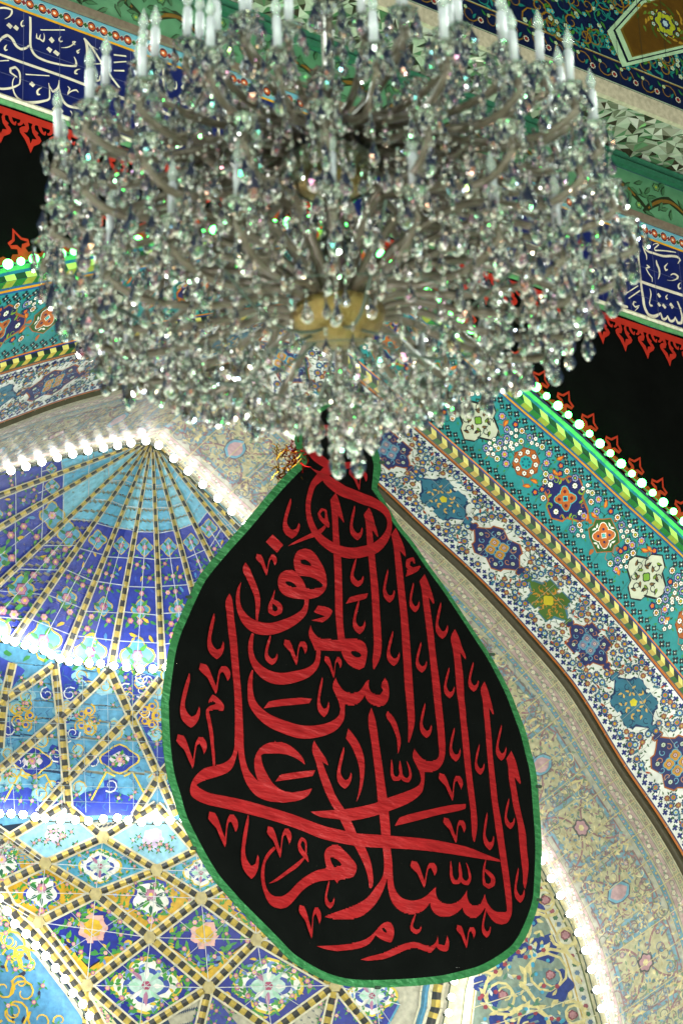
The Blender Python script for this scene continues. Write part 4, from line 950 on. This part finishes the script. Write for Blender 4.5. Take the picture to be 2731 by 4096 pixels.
# orientation test
ar = sum(olf[i][0]*olf[(i+1) % n][1]-olf[(i+1) % n][0]*olf[i][1] for i in range(n))
if ar > 0: inner = [(2*o[0]-i_[0], 2*o[1]-i_[1]) for o, i_ in zip(olf, inner)]
# cloth: horizontal slices
bm = bmesh.new()
sh = Sheet(bmap, 1.)
sh.fill([olf], (0, 0, 0, 1), 0, 26)
# subdivide so that the cloth can bow
me_v, me_f = sh.v, sh.f
body = mesh_obj('cloth', me_v, me_f, M['cloth'], ban)
sh = Sheet(bmap, 1.)
sh.quadstrip(olf+[olf[0]], inner+[inner[0]], (0, 0, 0, 1), .006)
mesh_obj('green_border', sh.v, sh.f, M['gfoil'], ban)
L = Sheet(bmap, 1.); LN = [0]
def lay(): LN[0] += 1; return .012+LN[0]*.00035
def PT(chunks, holes=(), corner=42):
    pts = [T(t, p) for t, P in chunks for p in P]; q = [(a[0], a[1]) for a in herm(pts, True, 3, corner=corner)]
    L.fill([q]+[[(a[0], a[1]) for a in herm([T(t, p) for p in P], True, 3, corner=60)] for t, P in holes], RED, lay(), 5)
def ST(t, P): L.stroke([(*T(t, p), p[2]/TILES[t][2]) for p in P], RED, lay(), n=5, dh=.0008)
PT([('T1', [(475,548),(428,605),(436,750),(440,950),(445,1060),(458,1300),(466,1500)]), ('T2', [(1392,760),(1412,925),(1468,925),(1450,800),(1440,600),(1434,460),(1425,280),(1415,170),(1408,60)]), ('T1', [(487,730),(530,785),(537,785),(520,700),(490,580)])])
PT([('T1', [(752,658),(706,720),(718,760),(724,950),(732,1060),(745,1240),(757,1420),(768,1600),(778,1760),(773,1950),(780,1962),(825,1880),(840,1800),(838,1700),(825,1540),(812,1330),(795,1150),(788,1050),(780,940),(775,840),(820,900),(822,880),(800,790),(765,670)])])
PT([('T3', [(375,-185),(332,-125),(348,-50),(358,100),(372,320),(395,550),(407,740),(422,920),(432,1080),(447,1230),(458,1400),(452,1540),(460,1548),(500,1440),(514,1370),(510,1230),(495,1020),(482,860),(465,660),(450,500),(437,380),(425,230),(412,80),(402,0),(447,52),(450,40),(430,-60),(400,-130)])])
PT([('T3', [(602,188),(556,248),(570,300),(582,430),(602,600),(622,760),(642,920),(658,1060),(674,1200)]),
    ('T5', [(690,130),(703,250),(710,350),(712,440),(690,475),(640,490),(590,485),(550,455),(522,420),(505,395),(487,455),(500,500),(520,540),(545,600),(550,650),(530,690),(470,725),(380,760),(270,798),(200,828),(100,855),(0,872)]),
    ('T4', [(1340,888),(1203,885),(1290,935),(1430,955)]), ('T5', [(0,970),(100,955),(215,925),(320,888),(420,848),(500,800),(555,745),(572,690),(580,640),(583,578),(640,580),(700,555),(745,495),(765,420),(765,300),(755,170),(735,0)]),
    ('T3', [(722,1080),(700,940),(680,800),(668,680),(650,540),(640,460),(628,370),(665,430),(677,425),(655,330),(620,230)])])
PT([('T3', [(838,632),(804,705),(820,790),(835,900),(850,1060),(865,1180)]), ('T5', [(870,0),(890,150),(905,290),(920,450),(935,600),(950,760),(962,880),(965,1000),(975,1130),(985,1142),(1015,1000),(1012,880),(1000,740),(985,590),(970,420),(955,260),(940,170),(930,60),(920,0)]), ('T3', [(915,1130),(905,1000),(890,900),(880,820),(920,875),(925,862),(895,780),(870,700)])])
PT([('T3', [(1073,1052),(1044,1120)]), ('T5', [(1060,-10),(1075,110),(1092,250),(1105,390),(1120,530),(1132,660),(1142,780),(1158,920)]), ('T7', [(1072,60),(1090,200),(1105,330),(1120,450),(1132,560),(1142,640),(1145,697),(1090,705),(1040,690),(990,640),(962,557),(945,600),(925,640),(880,655),(840,635),(818,590),(815,530),(790,570),(750,615),(690,640),(640,638),(590,610),(568,570),(565,505),(535,530),(490,575),(430,605),(370,610),(300,585),(250,520),(232,440),(220,300),(205,200),(198,50)]),
    ('T5', [(290,980),(270,800),(255,700),(235,540),(210,350),(190,180),(157,70),(130,150),(150,350),(165,500),(185,680),(200,850),(220,1000),(235,1130)]),
    ('T6', [(846,300),(860,450),(850,520),(800,600),(740,680),(640,740),(500,790),(402,828),(520,850),(680,835),(780,760),(840,670),(886,530),(905,650),(930,720),(980,780),(1040,812),(1110,815),(1170,790),(1222,725),(1240,790),(1290,835),(1350,845),(1420,820),(1480,765)]),
    ('T7', [(795,710),(840,745),(885,752),(930,715),(962,665),(990,720),(1040,780),(1100,800),(1150,785),(1182,720),(1187,620),(1180,520),(1168,400),(1155,280),(1140,150),(1125,0)]),
    ('T5', [(1195,810),(1182,680),(1168,560),(1152,430),(1140,290),(1125,170),(1112,60),(1145,115),(1153,110),(1135,40),(1100,-80)])])
PT([('T5', [(1295,403),(1258,465),(1275,530),(1280,600),(1300,720),(1320,850),(1350,970),(1360,1100),(1370,1250),(1382,1380),(1390,1500),(1400,1512),(1418,1430),(1432,1310),(1422,1200),(1418,1080),(1395,960),(1370,850),(1350,740),(1325,610),(1370,668),(1377,660),(1355,570),(1330,480)])])
PT([('T2', [(570,540),(538,605),(545,700),(555,850),(565,950),(578,1150),(590,1280),(598,1450)]), ('T4', [(600,150),(600,300),(595,400),(570,460),(520,500),(440,525),(360,545),(300,590),(255,650),(235,720),(245,770),(290,805),(380,840),(500,862),(660,895),(850,940),(1000,985),(1150,1040),(1300,1105),(1450,1145)]),
    ('T5', [(20,1165),(110,1180),(245,1190),(320,1197),(500,1210),(700,1232),(900,1258),(1070,1280),(1197,1295),(1195,1278),(1070,1235),(930,1185),(800,1158),(620,1128),(450,1110),(300,1097),(230,1088),(50,1072)]),
    ('T4', [(1480,1050),(1330,1010),(1200,960),(1060,905),(900,855),(720,805),(540,768),(400,745),(330,715),(285,682),(340,650),(450,615),(550,575),(590,530),(610,470),(629,395),(645,500),(670,590),(710,680),(780,760),(870,800),(960,815),(1080,808),(1180,770),(1214,706),(1120,730),(1040,735),(970,710),(910,660),(865,590),(830,520),(812,440),(830,428),(900,425),(1010,435),(1080,465),(1155,520),(1140,470),(1080,400),(1010,350),(920,332),(840,355),(790,400),(762,470),(765,550),(795,645),(760,610),(720,560),(690,480),(675,380),(670,280),(662,130),(655,0)]),
    ('T2', [(640,1200),(630,1050),(622,900),(605,750),(595,620),(585,570)])])
PT([('T4', [(1223,330),(1208,405),(1235,490),(1262,590),(1300,700),(1350,810),(1395,890)]), ('T6', [(515,60),(560,150),(630,268),(680,360),(720,450),(745,540),(752,600),(765,608),(778,590),(775,480),(755,390),(712,285),(690,250),(645,175),(600,75),(545,-20)]), ('T4', [(1400,780),(1350,660),(1305,550),(1288,500),(1335,533),(1310,470),(1270,410)])])
PT([('T8', [(767,937),(748,1018),(790,1080),(825,1160),(850,1250),(858,1340),(850,1430),(832,1525),(870,1430),(890,1300),(892,1200),(870,1100),(830,1020)])])
PT([('T8', [(675,527),(650,605),(675,670),(695,720),(705,770),(712,830),(735,830),(738,760),(745,740),(800,750),(850,735),(905,665),(930,720),(965,745),(1020,758),(1070,740),(1098,690),(1102,630),(1090,560),(1070,530),(1045,565),(1040,605),(1055,625),(1035,658),(1000,662),(960,645),(940,610),(942,545),(925,550),(895,595),(860,640),(800,650),(750,640),(710,600)])])
PT([('T8', [(478,107),(464,180),(495,260),(515,310),(548,305),(620,313),(715,310),(750,390),(800,440),(860,465),(900,445),(918,380),(920,290),(890,240),(830,218),(745,212),(690,222),(600,218),(545,208),(505,170)])], [('T8', [(790,318),(840,318),(875,345),(875,362),(840,367),(805,345)])])
PT([('T8', [(150,712),(108,768),(200,755),(340,742),(460,738),(490,688),(440,685),(320,688)])])
PT([('T4', [(965,595),(930,648),(1060,632),(1215,612),(1235,565),(1130,572)])])
PT([('T5', [(365,955),(330,1020),(500,980),(700,925),(880,885),(920,870),(922,832),(840,838),(600,890),(430,932)])])
PT([('T2', [(885,85),(836,142),(922,230),(970,170)])]); PT([('T2', [(1250,653),(1217,705),(1310,740),(1200,768),(1285,787),(1340,745),(1362,700),(1345,680)])])
PT([('T1', [(575,1390),(545,1442),(640,1420),(710,1400),(722,1357),(650,1370)])])
PT([('T2', [(1125,203),(1075,225),(1053,285),(1058,345),(1074,392),(1050,370),(1000,367),(955,395),(938,450),(950,515),(985,560),(1060,592),(1140,602),(1200,600),(1270,570),(1308,515),(1308,440),(1290,370),(1255,305),(1210,240),(1170,210)])],
   [('T2', [(1105,290),(1150,295),(1190,340),(1150,335),(1110,320)]), ('T2', [(995,455),(1040,462),(1080,500),(1040,500),(1000,475)]), ('T2', [(1092,412),(1130,418),(1190,430),(1250,462),(1282,492),(1270,512),(1210,520),(1155,518),(1140,478),(1112,432)])])
PT([('T9', [(870,857),(820,885),(803,930),(815,1000),(825,1043),(760,1052),(690,1085),(600,1150),(510,1240),(440,1275),(380,1262),(340,1220),(322,1160),(320,1060),(335,990),(380,925),(420,885),(405,865),(340,930),(305,1010),(290,1090),(295,1180),(320,1270),(360,1340),(420,1368),(490,1360),(550,1310),(620,1230),(690,1175),(760,1145),(835,1138),(885,1132),(908,1165),(916,1135),(1020,1120),(1045,1085),(1052,1030),(1010,965),(950,900),(910,862)])], [('T9', [(848,955),(890,965),(942,1022),(880,1032),(855,985)])])
PT([('T6', [(325,1063),(400,1090),(500,1107),(620,1095),(740,1060),(805,980),(860,1020),(925,1042),(945,990),(945,930),(920,880),(885,875),(840,905),(790,965),(730,1010),(640,1040),(520,1058),(400,1062)])], [('T6', [(855,925),(880,928),(895,965),(865,950)])])
PT([('T6', [(675,1180),(760,1150),(860,1125),(960,1080),(1050,1045),(1120,1040),(1180,1065),(1230,1075),(1265,1050),(1285,992),(1292,1060),(1340,1070),(1352,1030),(1358,990),(1375,1050),(1365,1115),(1320,1115),(1275,1080),(1235,1125),(1200,1120),(1130,1092),(1060,1095),(980,1130),(880,1170),(780,1185)])])
PT([('T4', [(415,-40),(385,10),(383,28),(420,12),(455,38),(400,48),(365,80),(362,120),(380,200),(395,290),(410,400),(418,470),(423,545),(443,530),(440,450),(430,350),(425,280),(410,200),(395,130),(385,95),(430,82),(500,92),(510,55),(500,30),(430,-35)])])
PT([('T1', [(1165,1122),(1150,1160),(1100,1190),(1040,1215),(1055,1170),(1045,1150),(1090,1150)])])
for t, P in [('T1', [(450,40,70),(360,50,90),(285,80,60),(255,150,50),(290,230,75),(360,290,80),(420,325,60)]),
 ('T1', [(640,310,40),(560,325,60),(500,335,75),(420,365,85),(370,405,70),(330,440,65),(285,490,48),(258,560,42),(240,640,40),(240,720,40),(255,790,48),(285,860,52),(330,920,62),(390,970,72),(460,1010,80),(540,1035,88),(620,1037,88),(700,1020,88),(780,995,85),(840,950,75),(885,895,60),(915,830,45),(920,760,40),(900,700,55),(850,650,70),(780,615,85),(700,590,90),(620,560,90),(540,535,95),(470,495,95),(410,450,80),(375,410,60),(330,390,30),(272,355,2)]),
 ('T1', [(400,838,8),(385,800,45),(345,770,30),(325,725,22),(350,690,20),(382,700,18),(385,750,22),(385,800,40)]), ('T1', [(84,981,2),(160,945,22),(230,915,30),(280,895,40),(330,870,36),(375,825,20)]),
 ('T1', [(1118,1105,12),(1105,1068,28),(1065,1085,34),(1060,1130,34),(1100,1160,40),(1165,1128,14)]),
 ('T2', [(1158,595,38),(1158,640,32),(1140,700,50),(1080,755,70),(980,805,88),(880,830,95),(790,820,100),(720,780,85),(670,720,60),(640,650,38),(632,580,30),(638,510,22),(657,455,3)]),
 ('T2', [(688,300,3),(692,345,50),(720,410,50),(755,490,48),(782,570,42),(788,650,34),(782,720,22),(782,780,14)]),
 ('T2', [(1255,985,34),(1255,1060,35),(1240,1120,45),(1180,1180,70),(1080,1215,90),(960,1232,95),(860,1205,90),(790,1150,70),(745,1080,50),(728,1000,38),(732,930,34),(748,865,18)]),
 ('T4', [(742,-240,12),(722,-160,34),(720,-70,42),(735,20,60),(790,100,75),(870,165,90),(1000,225,100),(1130,262,105),(1260,255,95),(1370,215,80),(1430,150,50),(1442,80,34),(1445,20,34)]),
 ('T2', [(915,522,3),(900,590,18),(885,640,30),(885,690,35),(920,712,34),(955,695,38),(955,655,38),(920,620,35),(890,605,20)]), ('T7', [(972,283,4),(955,350,18),(948,420,18),(955,480,28),(990,500,36),(1022,480,38),(1025,430,36),(985,385,30),(958,365,15)]),
 ('T4', [(1198,1292,3),(1175,1245,32),(1140,1200,34),(1125,1150,22),(1145,1105,28),(1172,1130,18),(1178,1190,12),(1175,1245,20)]), ('T4', [(872,1467,2),(930,1440,20),(1030,1370,28),(1100,1320,32),(1165,1255,14)]),
 ('T5', [(287,97,3),(292,130,42),(325,180,48),(355,260,38),(370,320,32),(370,370,26),(360,438,3)]),
 ('T5', [(305,490,4),(306,540,18),(308,610,25),(325,645,35),(360,645,32),(378,600,25),(375,560,25),(374,500,4)]), ('T5', [(378,600,25),(400,645,32),(435,655,35),(456,620,22),(452,570,18),(430,500,4)]),
 ('T7', [(676,300,4),(678,360,18),(684,430,25),(705,468,35),(738,468,32),(756,420,25),(752,370,25),(747,308,4)]), ('T7', [(756,420,25),(778,465,32),(812,475,35),(832,440,22),(828,390,18),(803,312,4)])]: ST(t, P)
HOOK = [(287,162),(262,235),(248,300),(243,345),(252,390),(297,432),(327,405),(343,345),(337,328),(322,368),(300,378),(278,355),(266,320),(279,250),(291,170)]
HK = [((x-243)/100, (y-162)/270) for x, y in HOOK]
VEE = [(700,590),(690,635),(715,665),(745,695),(765,740),(800,815),(810,790),(818,720),(830,660),(848,648),(865,680),(878,717),(896,680),(893,640),(870,608),(840,608),(820,650),(808,730),(803,755),(785,710),(755,625),(735,595)]
VK = [((x-690)/207, (y-588)/227) for x, y in VEE]
for tp, lst in ((HK, [('T1',38,605,170,925),('T1',577,650,688,935),('T1',575,1075,685,1312),('T1',600,1410,702,1685),('T3',243,162,343,432),('T3',462,262,548,505),('T3',675,418,778,715),('T3',277,655,384,935),('T3',515,740,608,985),('T3',747,940,835,1187),('T3',940,898,1023,1135),('T3',548,1225,650,1508),('T5',793,218,888,493),('T5',1002,350,1083,596),('T5',1170,200,1252,484),('T5',1238,782,1323,1032),('T5',1052,897,1146,1208),('T7',1200,343,1287,628),('T7',365,715,453,880),('T7',930,670,1005,910),('T2',372,705,512,1078),('T2',145,1195,310,1630),('T2',835,880,938,1123),('T2',1240,1225,1335,1548),('T4',1393,388,1507,722),('T4',640,915,790,1437),('T6',403,540,480,768)]),
                (VK, [('T5',690,588,897,815),('T5',714,950,905,1160),('T5',450,1298,660,1515),('T1',582,355,740,528),('T2',758,235,918,410),('T2',983,917,1165,1128),('T2',1297,1055,1434,1236),('T2',297,1113,555,1360),('T4',115,282,365,555),('T4',370,897,620,1187),('T4',858,1005,1057,1262),('T6',190,737,370,1010),('T7',722,808,877,995)])):
    for t, x0, y0, x1, y1 in lst: PT([(t, [(x0+a*(x1-x0), y0+b*(y1-y0)) for a, b in tp])])
mesh_obj('red_calligraphy', L.v, L.f, M['foil'], ban)
for t, p in (('T5', (1513, 690)), ('T2', (238, 572)), ('T4', (250, 1195)), ('T7', (1413, 597)), ('T3', (1128, 838)), ('T1', (866, 292)), ('T6', (820, 1400))):
    u, v = T(t, p); q = np.array(bmap(u, v, .01)); e = np.array(bmap(u+7, v, .01))-q
    v_, f_ = tube([-e*1.4, e*1.4], .02, 6); o = mesh_obj('edge_tie', v_, f_, M['cable'], ban); o.location = tuple(q)
# hanging cords up to the crown of the arch
for u, v in ((1250, 1610), (1440, 1610)):
    a = np.array(bmap(u, v, 0)); b = np.array(FP(0.05, 20.5, .9)); v_, f_ = tube([a, (a+b)/2, b], .012, 5); mesh_obj('cord', v_, f_, M['cable'], ban)
# tinsel garland beside the neck of the banner
tt = empty('tinsel_garland', tuple(bmap(1155, 1850, -.15))); tag(tt, 'gold and red foil tinsel bunched behind the neck of the black banner', 'tinsel')
for mname, nn, tm in (('gold_strands', 130, 'tinsel'), ('red_strands', 70, 'redtinsel')):
    vs = []; fs = []
    for k in range(nn):
        c = np.array([rnd.uniform(-.1, .2), rnd.uniform(-.05, .05), rnd.uniform(-.25, .25)])+(np.array([.1, 0, .08]) if tm == 'redtinsel' else 0)
        dd = np.array([rnd.gauss(0, 1), rnd.gauss(0, .5), rnd.gauss(0, 1)]); dd = dd/np.linalg.norm(dd)*rnd.uniform(.08, .2); e = np.cross(dd, [rnd.gauss(0, 1), rnd.gauss(0, 1), rnd.gauss(0, 1)]); e = e/np.linalg.norm(e)*.008
        i = len(vs); m_ = c+dd*.5+e*2; vs += [tuple(c-e), tuple(c+e), tuple(m_+e), tuple(m_-e), tuple(c+dd+e*.3), tuple(c+dd-e*.3)]; fs += [(i, i+1, i+2, i+3), (i+3, i+2, i+4, i+5)]
    mesh_obj(mname, vs, fs, M[tm], tt)
g = mesh_obj('courtyard_ground', [(-150, -150, 0), (150, -150, 0), (150, 150, 0), (-150, 150, 0)], [(0, 1, 2, 3)], M['marble']); tag(g, kind='structure')
# ---------------------------------------------------------------- crystal chandelier
CD = 12.3
C0 = CAM+ray(1352, 1298)*CD
SQ = .76
ch = empty('crystal_chandelier', tuple(C0)); tag(ch, 'big many-armed crystal chandelier with white candle lamps, out of focus in front of the arch', 'chandelier')
def glass(name, film, tint, fac_):
    m = bpy.data.materials.new(name); m.use_nodes = True; t = m.node_tree; b = t.nodes['Principled BSDF']
    b.inputs['Base Color'].default_value = tint; b.inputs['Roughness'].default_value = .02; b.inputs['IOR'].default_value = 1.6
    b.inputs['Transmission Weight'].default_value = 1.0; b.inputs['Specular IOR Level'].default_value = .7
    if film: b.inputs['Thin Film Thickness'].default_value = film; b.inputs['Thin Film IOR'].default_value = 1.9
    return m
GM = [glass('cut_crystal', 0, C('#e0eee4'), .8), glass('cut_crystal_warm', 420, C('#f0ece4'), .8), glass('cut_crystal_cool', 560, C('#d6ecdf'), .8), glass('cut_crystal_iris', 700, C('#eceaf2'), .8)]
def bead_t():
    v = []; f = []
    for z, r in ((.62, .45), (0, 1), (-.62, .45)):
        for k in range(6): a = k*math.pi/3+(.5 if z == 0 else 0); v.append((r*math.cos(a), r*math.sin(a)*.7, z))
    for i in (0, 6):
        for k in range(6): k2 = (k+1) % 6; f += [(i+k, i+k2, i+6+k), (i+k2, i+6+k2, i+6+k)]
    f += [tuple(range(5, -1, -1)), tuple(range(12, 18))]
    return np.array(v), f
def drop_t():
    v = []; f = []; pr = [(1.0, .1), (.62, .26), (.1, .62), (-.35, .86), (-.7, .7), (-.92, .35), (-1.0, .05)]
    for i, (z, r) in enumerate(pr):
        for k in range(8): a = (k+.5*(i % 2))*math.pi/4; v.append((r*.62*math.cos(a), r*.62*math.sin(a)*.6, z-.9))
    for i in range(len(pr)-1):
        for k in range(8):
            a, b, c, d = i*8+k, i*8+(k+1) % 8, (i+1)*8+(k+1) % 8, (i+1)*8+k
            f += [(a, b, c), (a, c, d)] if i % 2 else [(a, b, d), (b, c, d)]
    f += [tuple(range(7, -1, -1)), tuple((len(pr)-1)*8+k for k in range(8))]
    return np.array(v), f
BT, DT = bead_t(), drop_t()
class Bag:
    def __init__(s): s.v = []; s.f = []; s.mi = []; s.n = 0
    def add(s, T_, p, sc, rz, tilt=0, tilt2=0):
        V, Fc = T_; c, sn = math.cos(rz), math.sin(rz)
        q = V*sc; x = q[:, 0]*c-q[:, 1]*sn; y = q[:, 0]*sn+q[:, 1]*c; z = q[:, 2]
        if tilt: x = x+z*tilt
        if tilt2: y = y+z*tilt2
        s.v += [(a+p[0], b+p[1], d+p[2]) for a, b, d in zip(x, y, z)]; s.f += [tuple(s.n+i for i in f) for f in Fc]
        s.mi += [rnd.choice((0, 0, 1, 2, 3))]*len(Fc); s.n += len(V)
    def build(s, name, parent, kind=None):
        me = bpy.data.meshes.new(name); me.from_pydata(s.v, [], s.f)
        for m in GM: me.materials.append(m)
        me.polygons.foreach_set('material_index', s.mi); me.update(); o = link(bpy.data.objects.new(name, me), parent)
        if kind: o['kind'] = kind
        return o
bag = Bag(); beads = Bag(); BIG = []
def strand(x, y, z, nb, bs=.011, ds=.032, big=False):
    bs *= 1.15; ds *= 1.22
    for k in range(nb):
        beads.add(BT, (x, y, z), bs, rnd.uniform(0, 3), 0); z -= bs*1.9
    if ds:
        if big: BIG.append((x, y, z, ds, rnd.uniform(0, 3)))
        else: bag.add(DT, (x, y, z), ds, rnd.uniform(0, 3), rnd.uniform(-.1, .1), rnd.uniform(-.1, .1))
    return z
def pt(r, a, z): return np.array([r*math.cos(a), r*math.sin(a)*SQ, z])
# meshes shared by every candle
sleeve_v, sleeve_f = merge([lathe([(.001, .0), (.02, .0), (.0195, .17), (.016, .175), (.001, .175)], 12)])
SLV = bpy.data.meshes.new('candle'); SLV.from_pydata(sleeve_v, [], sleeve_f); SLV.materials.append(M['candle']); SLV.polygons.foreach_set('use_smooth', [True]*len(SLV.polygons))
bv, bf = lathe([(.001, .175), (.014, .176), (.016, .195), (.0235, .215), (.021, .24), (.011, .268), (.004, .29), (.001, .3)], 10)
BLB = bpy.data.meshes.new('candle_bulb'); BLB.from_pydata(bv, [], bf); BLB.materials.append(M['bulbglass']); BLB.polygons.foreach_set('use_smooth', [True]*len(BLB.polygons))
cv, cf = lathe([(.001, -.05), (.012, -.05), (.012, -.04), (.03, -.03), (.04, -.005), (.056, .004), (.058, .008), (.05, .004), (.03, .001), (.028, .012), (.001, .012)], 14)
CUP = bpy.data.meshes.new('drip_pan'); CUP.from_pydata(cv, [], cf); CUP.materials.append(GM[0])
kv, kf = lathe([(.001, -.085), (.014, -.085), (.02, -.07), (.016, -.05), (.001, -.05)], 10)
KNB = bpy.data.meshes.new('socket_knob'); KNB.from_pydata(kv, [], kf); KNB.materials.append(M['cable'])
tiers = [(1.24, .84, 22, .86, True), (1.08, 1.04, 20, .88, True), (.88, 1.24, 16, .9, True), (.60, 1.42, 10, .95, True), (1.31, .47, 20, .1, False), (1.1, .16, 18, .02, True), (.74, .62, 12, .1, False), (.66, .98, 10, .86, False)]
nc = 0
for ti, (R, z, cnt_, hz, cand) in enumerate(tiers):
    for i in range(cnt_):
        a = 2*math.pi*(i+.5*(ti % 2))/cnt_+rnd.uniform(-.03, .03); R_1 = R*rnd.uniform(.97, 1.03); z1 = z+rnd.uniform(-.02, .02)
        p0 = pt(.09, a, hz); e = pt(R_1, a, z1-.06)
        dip = -.10 if ti not in (4, 6) else .12
        P = [p0, pt(R_1*.28, a, hz+(.06 if ti not in (4, 6) else .22)), pt(R_1*.55, a, (hz+z1)/2+dip), pt(R_1*.86, a, z1-.2), pt(R_1*1.02, a, z1-.13), e]
        q = herm([tuple(x) for x in P], False, 4, corner=179)
        v, f = tube(q, .019, 6); mesh_obj('arm', v, f, M['arm'], ch, smooth=True)
        for t_ in (.35, .6, .8):
            c = q[int(t_*(len(q)-1))]; beads.add(BT, (c[0], c[1], c[2]-.02), .012, 0); strand(c[0], c[1], c[2]-.035, rnd.choice((1, 2)), .011, rnd.choice((.03, .038)))
        # little curl branch carrying a second pendant
        c = q[int(.62*(len(q)-1))]; c2 = pt(R_1*.80, a+.10, c[2]+.1); v, f = tube([c, (c+c2)/2+np.array([0, 0, -.05]), c2], .007, 5); mesh_obj('arm_curl', v, f, M['arm'], ch, smooth=True) if i % 2 == 0 else None
        strand(c2[0], c2[1], c2[2], 2, .011, .034)
        top = pt(R_1, a, z1)
        o = bpy.data.objects.new('drip_pan', CUP); o.location = tuple(top); link(o, ch)
        o2 = bpy.data.objects.new('socket_knob', KNB); link(o2, o)
        if cand and not (math.sin(a) > .1 and ti in (1, 2, 3) and i % 3):
            o = bpy.data.objects.new('candle', SLV); o.location = tuple(top+np.array([0, 0, .02])); o.rotation_euler = (rnd.uniform(-.03, .03), rnd.uniform(-.03, .03), 0); link(o, ch)
            o2 = bpy.data.objects.new('candle_bulb', BLB); link(o2, o)
        for k in range(6):
            b = 2*math.pi*k/6+i; strand(top[0]+.07*math.cos(b), top[1]+.07*math.sin(b), top[2]-.008, 1, .0105, .040)
        strand(top[0], top[1], top[2]-.09, 3, .013, .06, big=(ti in (0, 4, 5)))
        # swag of beads to the next arm end
        a2 = a+2*math.pi/cnt_; t2 = pt(R_1, a2, z1)
        for k in (range(1, 12) if ti in (0, 4, 5) else ()):
            s_ = k/12; c = top*(1-s_)+t2*s_; beads.add(BT, (c[0], c[1], c[2]-.05-.32*s_*(1-s_)), .0105, k)
        c = (top+t2)/2; strand(c[0], c[1], c[2]-.145, 1, .012, .045)
# basket below the lowest arms, rings of drops getting smaller towards the finial
for (R, z, n_, nb_, ds) in ((1.18, .28, 46, 2, .052), (1.12, .1, 48, 2, .055), (.98, .0, 48, 2, .048), (.86, -.05, 42, 2, .046), (.74, -.1, 38, 2, .044), (.62, -.14, 32, 2, .044), (.50, -.2, 26, 2, .046), (.38, -.27, 26, 3, .034), (.26, -.35, 18, 3, .034), (.14, -.44, 11, 3, .034)):
    for k in range(n_):
        a = 2*math.pi*k/n_+rnd.uniform(-.03, .03); r = R+rnd.uniform(-.05, .05); p = pt(r, a, z+rnd.uniform(-.05, .05))
        strand(p[0], p[1], p[2], nb_, .0115, ds*rnd.uniform(.85, 1.15), big=False)
    v = []
    if R in (1.1, .74, .38):
        P = [pt(R, 2*math.pi*k/48, z+.03) for k in range(49)]; v, f = tube(P, .004, 5); mesh_obj('basket_ring', v, f, M['cable'], ch)
for k in range(8):
    a = 2*math.pi*k/8+.2; P = herm([tuple(pt(.1, a, -.05)), tuple(pt(.5, a, -.16)), tuple(pt(.9, a, .0)), tuple(pt(1.12, a, .12))], False, 4); v, f = tube(P, .008, 5); mesh_obj('basket_rod', v, f, M['cable'], ch, smooth=True)
# random fill of hanging strands through the body
for k in range(300):
    a = rnd.uniform(0, 6.283); r = 1.18*math.sqrt(rnd.uniform(.12, 1)); z = rnd.uniform(.05, 1.25)
    if z > .95: r *= .85
    if r < .95 and .12 < z < 1.0 and rnd.random() < .8: continue
    if r < .6 and z > .2: continue
    p = pt(r, a, z); strand(p[0], p[1], p[2], rnd.choice((1, 2, 3)), rnd.choice((.009, .011, .013)), rnd.choice((.026, .034, .044)))
for k in range(18): a = k*.7; r = .05+.2*(k % 3)/2; p = pt(r, a, -.46+.3*r); strand(p[0], p[1], p[2], 2, .013, .062)
for k in range(26): a = k*.2417+.1; p = pt(1.27, a, .3); strand(p[0], p[1], p[2], 3, .011, .062)
for k in range(10): beads.add(BT, (0, 0, -.12-k*.04), .018, k)
strand(-.03, -.02, -.56, 1, .02, .075, True); strand(.06, .02, -.54, 1, .02, .075, True)
while len(BIG) > 100: x, y, z, ds, rz = BIG.pop(0); bag.add(DT, (x, y, z), ds, rz)
dm = bpy.data.meshes.new('crystal_drop'); dm.from_pydata([tuple(v) for v in DT[0]], [], DT[1]); dm.materials.append(GM[2])
for x, y, z, ds, rz in BIG:
    o = bpy.data.objects.new('crystal_drop', dm); o.location = (x, y, z); o.scale = (ds,)*3; o.rotation_euler = (0, 0, rz); link(o, ch)
bag.build('hanging_crystal', ch, 'stuff'); beads.build('crystal_bead', ch, 'stuff')
v, f = lathe([(.001, -.10), (.06, -.09), (.15, -.05), (.2, .0), (.215, .05), (.185, .075), (.1, .085), (.04, .1), (.001, .1)], 36); mesh_obj('lower_bowl', v, f, M['gold'], ch, smooth=True)
v, f = lathe([(.001, .67), (.08, .68), (.16, .73), (.195, .79), (.185, .86), (.12, .93), (.001, .95)], 36); mesh_obj('upper_ball', v, f, M['gold'], ch, smooth=True)
v, f = lathe([(.03, .1), (.05, .14), (.1, .2), (.115, .3), (.08, .42), (.045, .5), (.07, .58), (.09, .64), (.05, .7), (.03, .71)], 16); mesh_obj('glass_baluster', v, f, GM[2], ch)
v, f = lathe([(.16, .72), (.19, .74), (.235, .83), (.215, .9), (.205, .9), (.225, .83), (.18, .75), (.15, .73)], 20); mesh_obj('glass_bowl', v, f, GM[0], ch)
v, f = tube([(0, 0, -.08), (0, 0, 3.2)], .02, 8); mesh_obj('stem', v, f, M['arm'], ch)
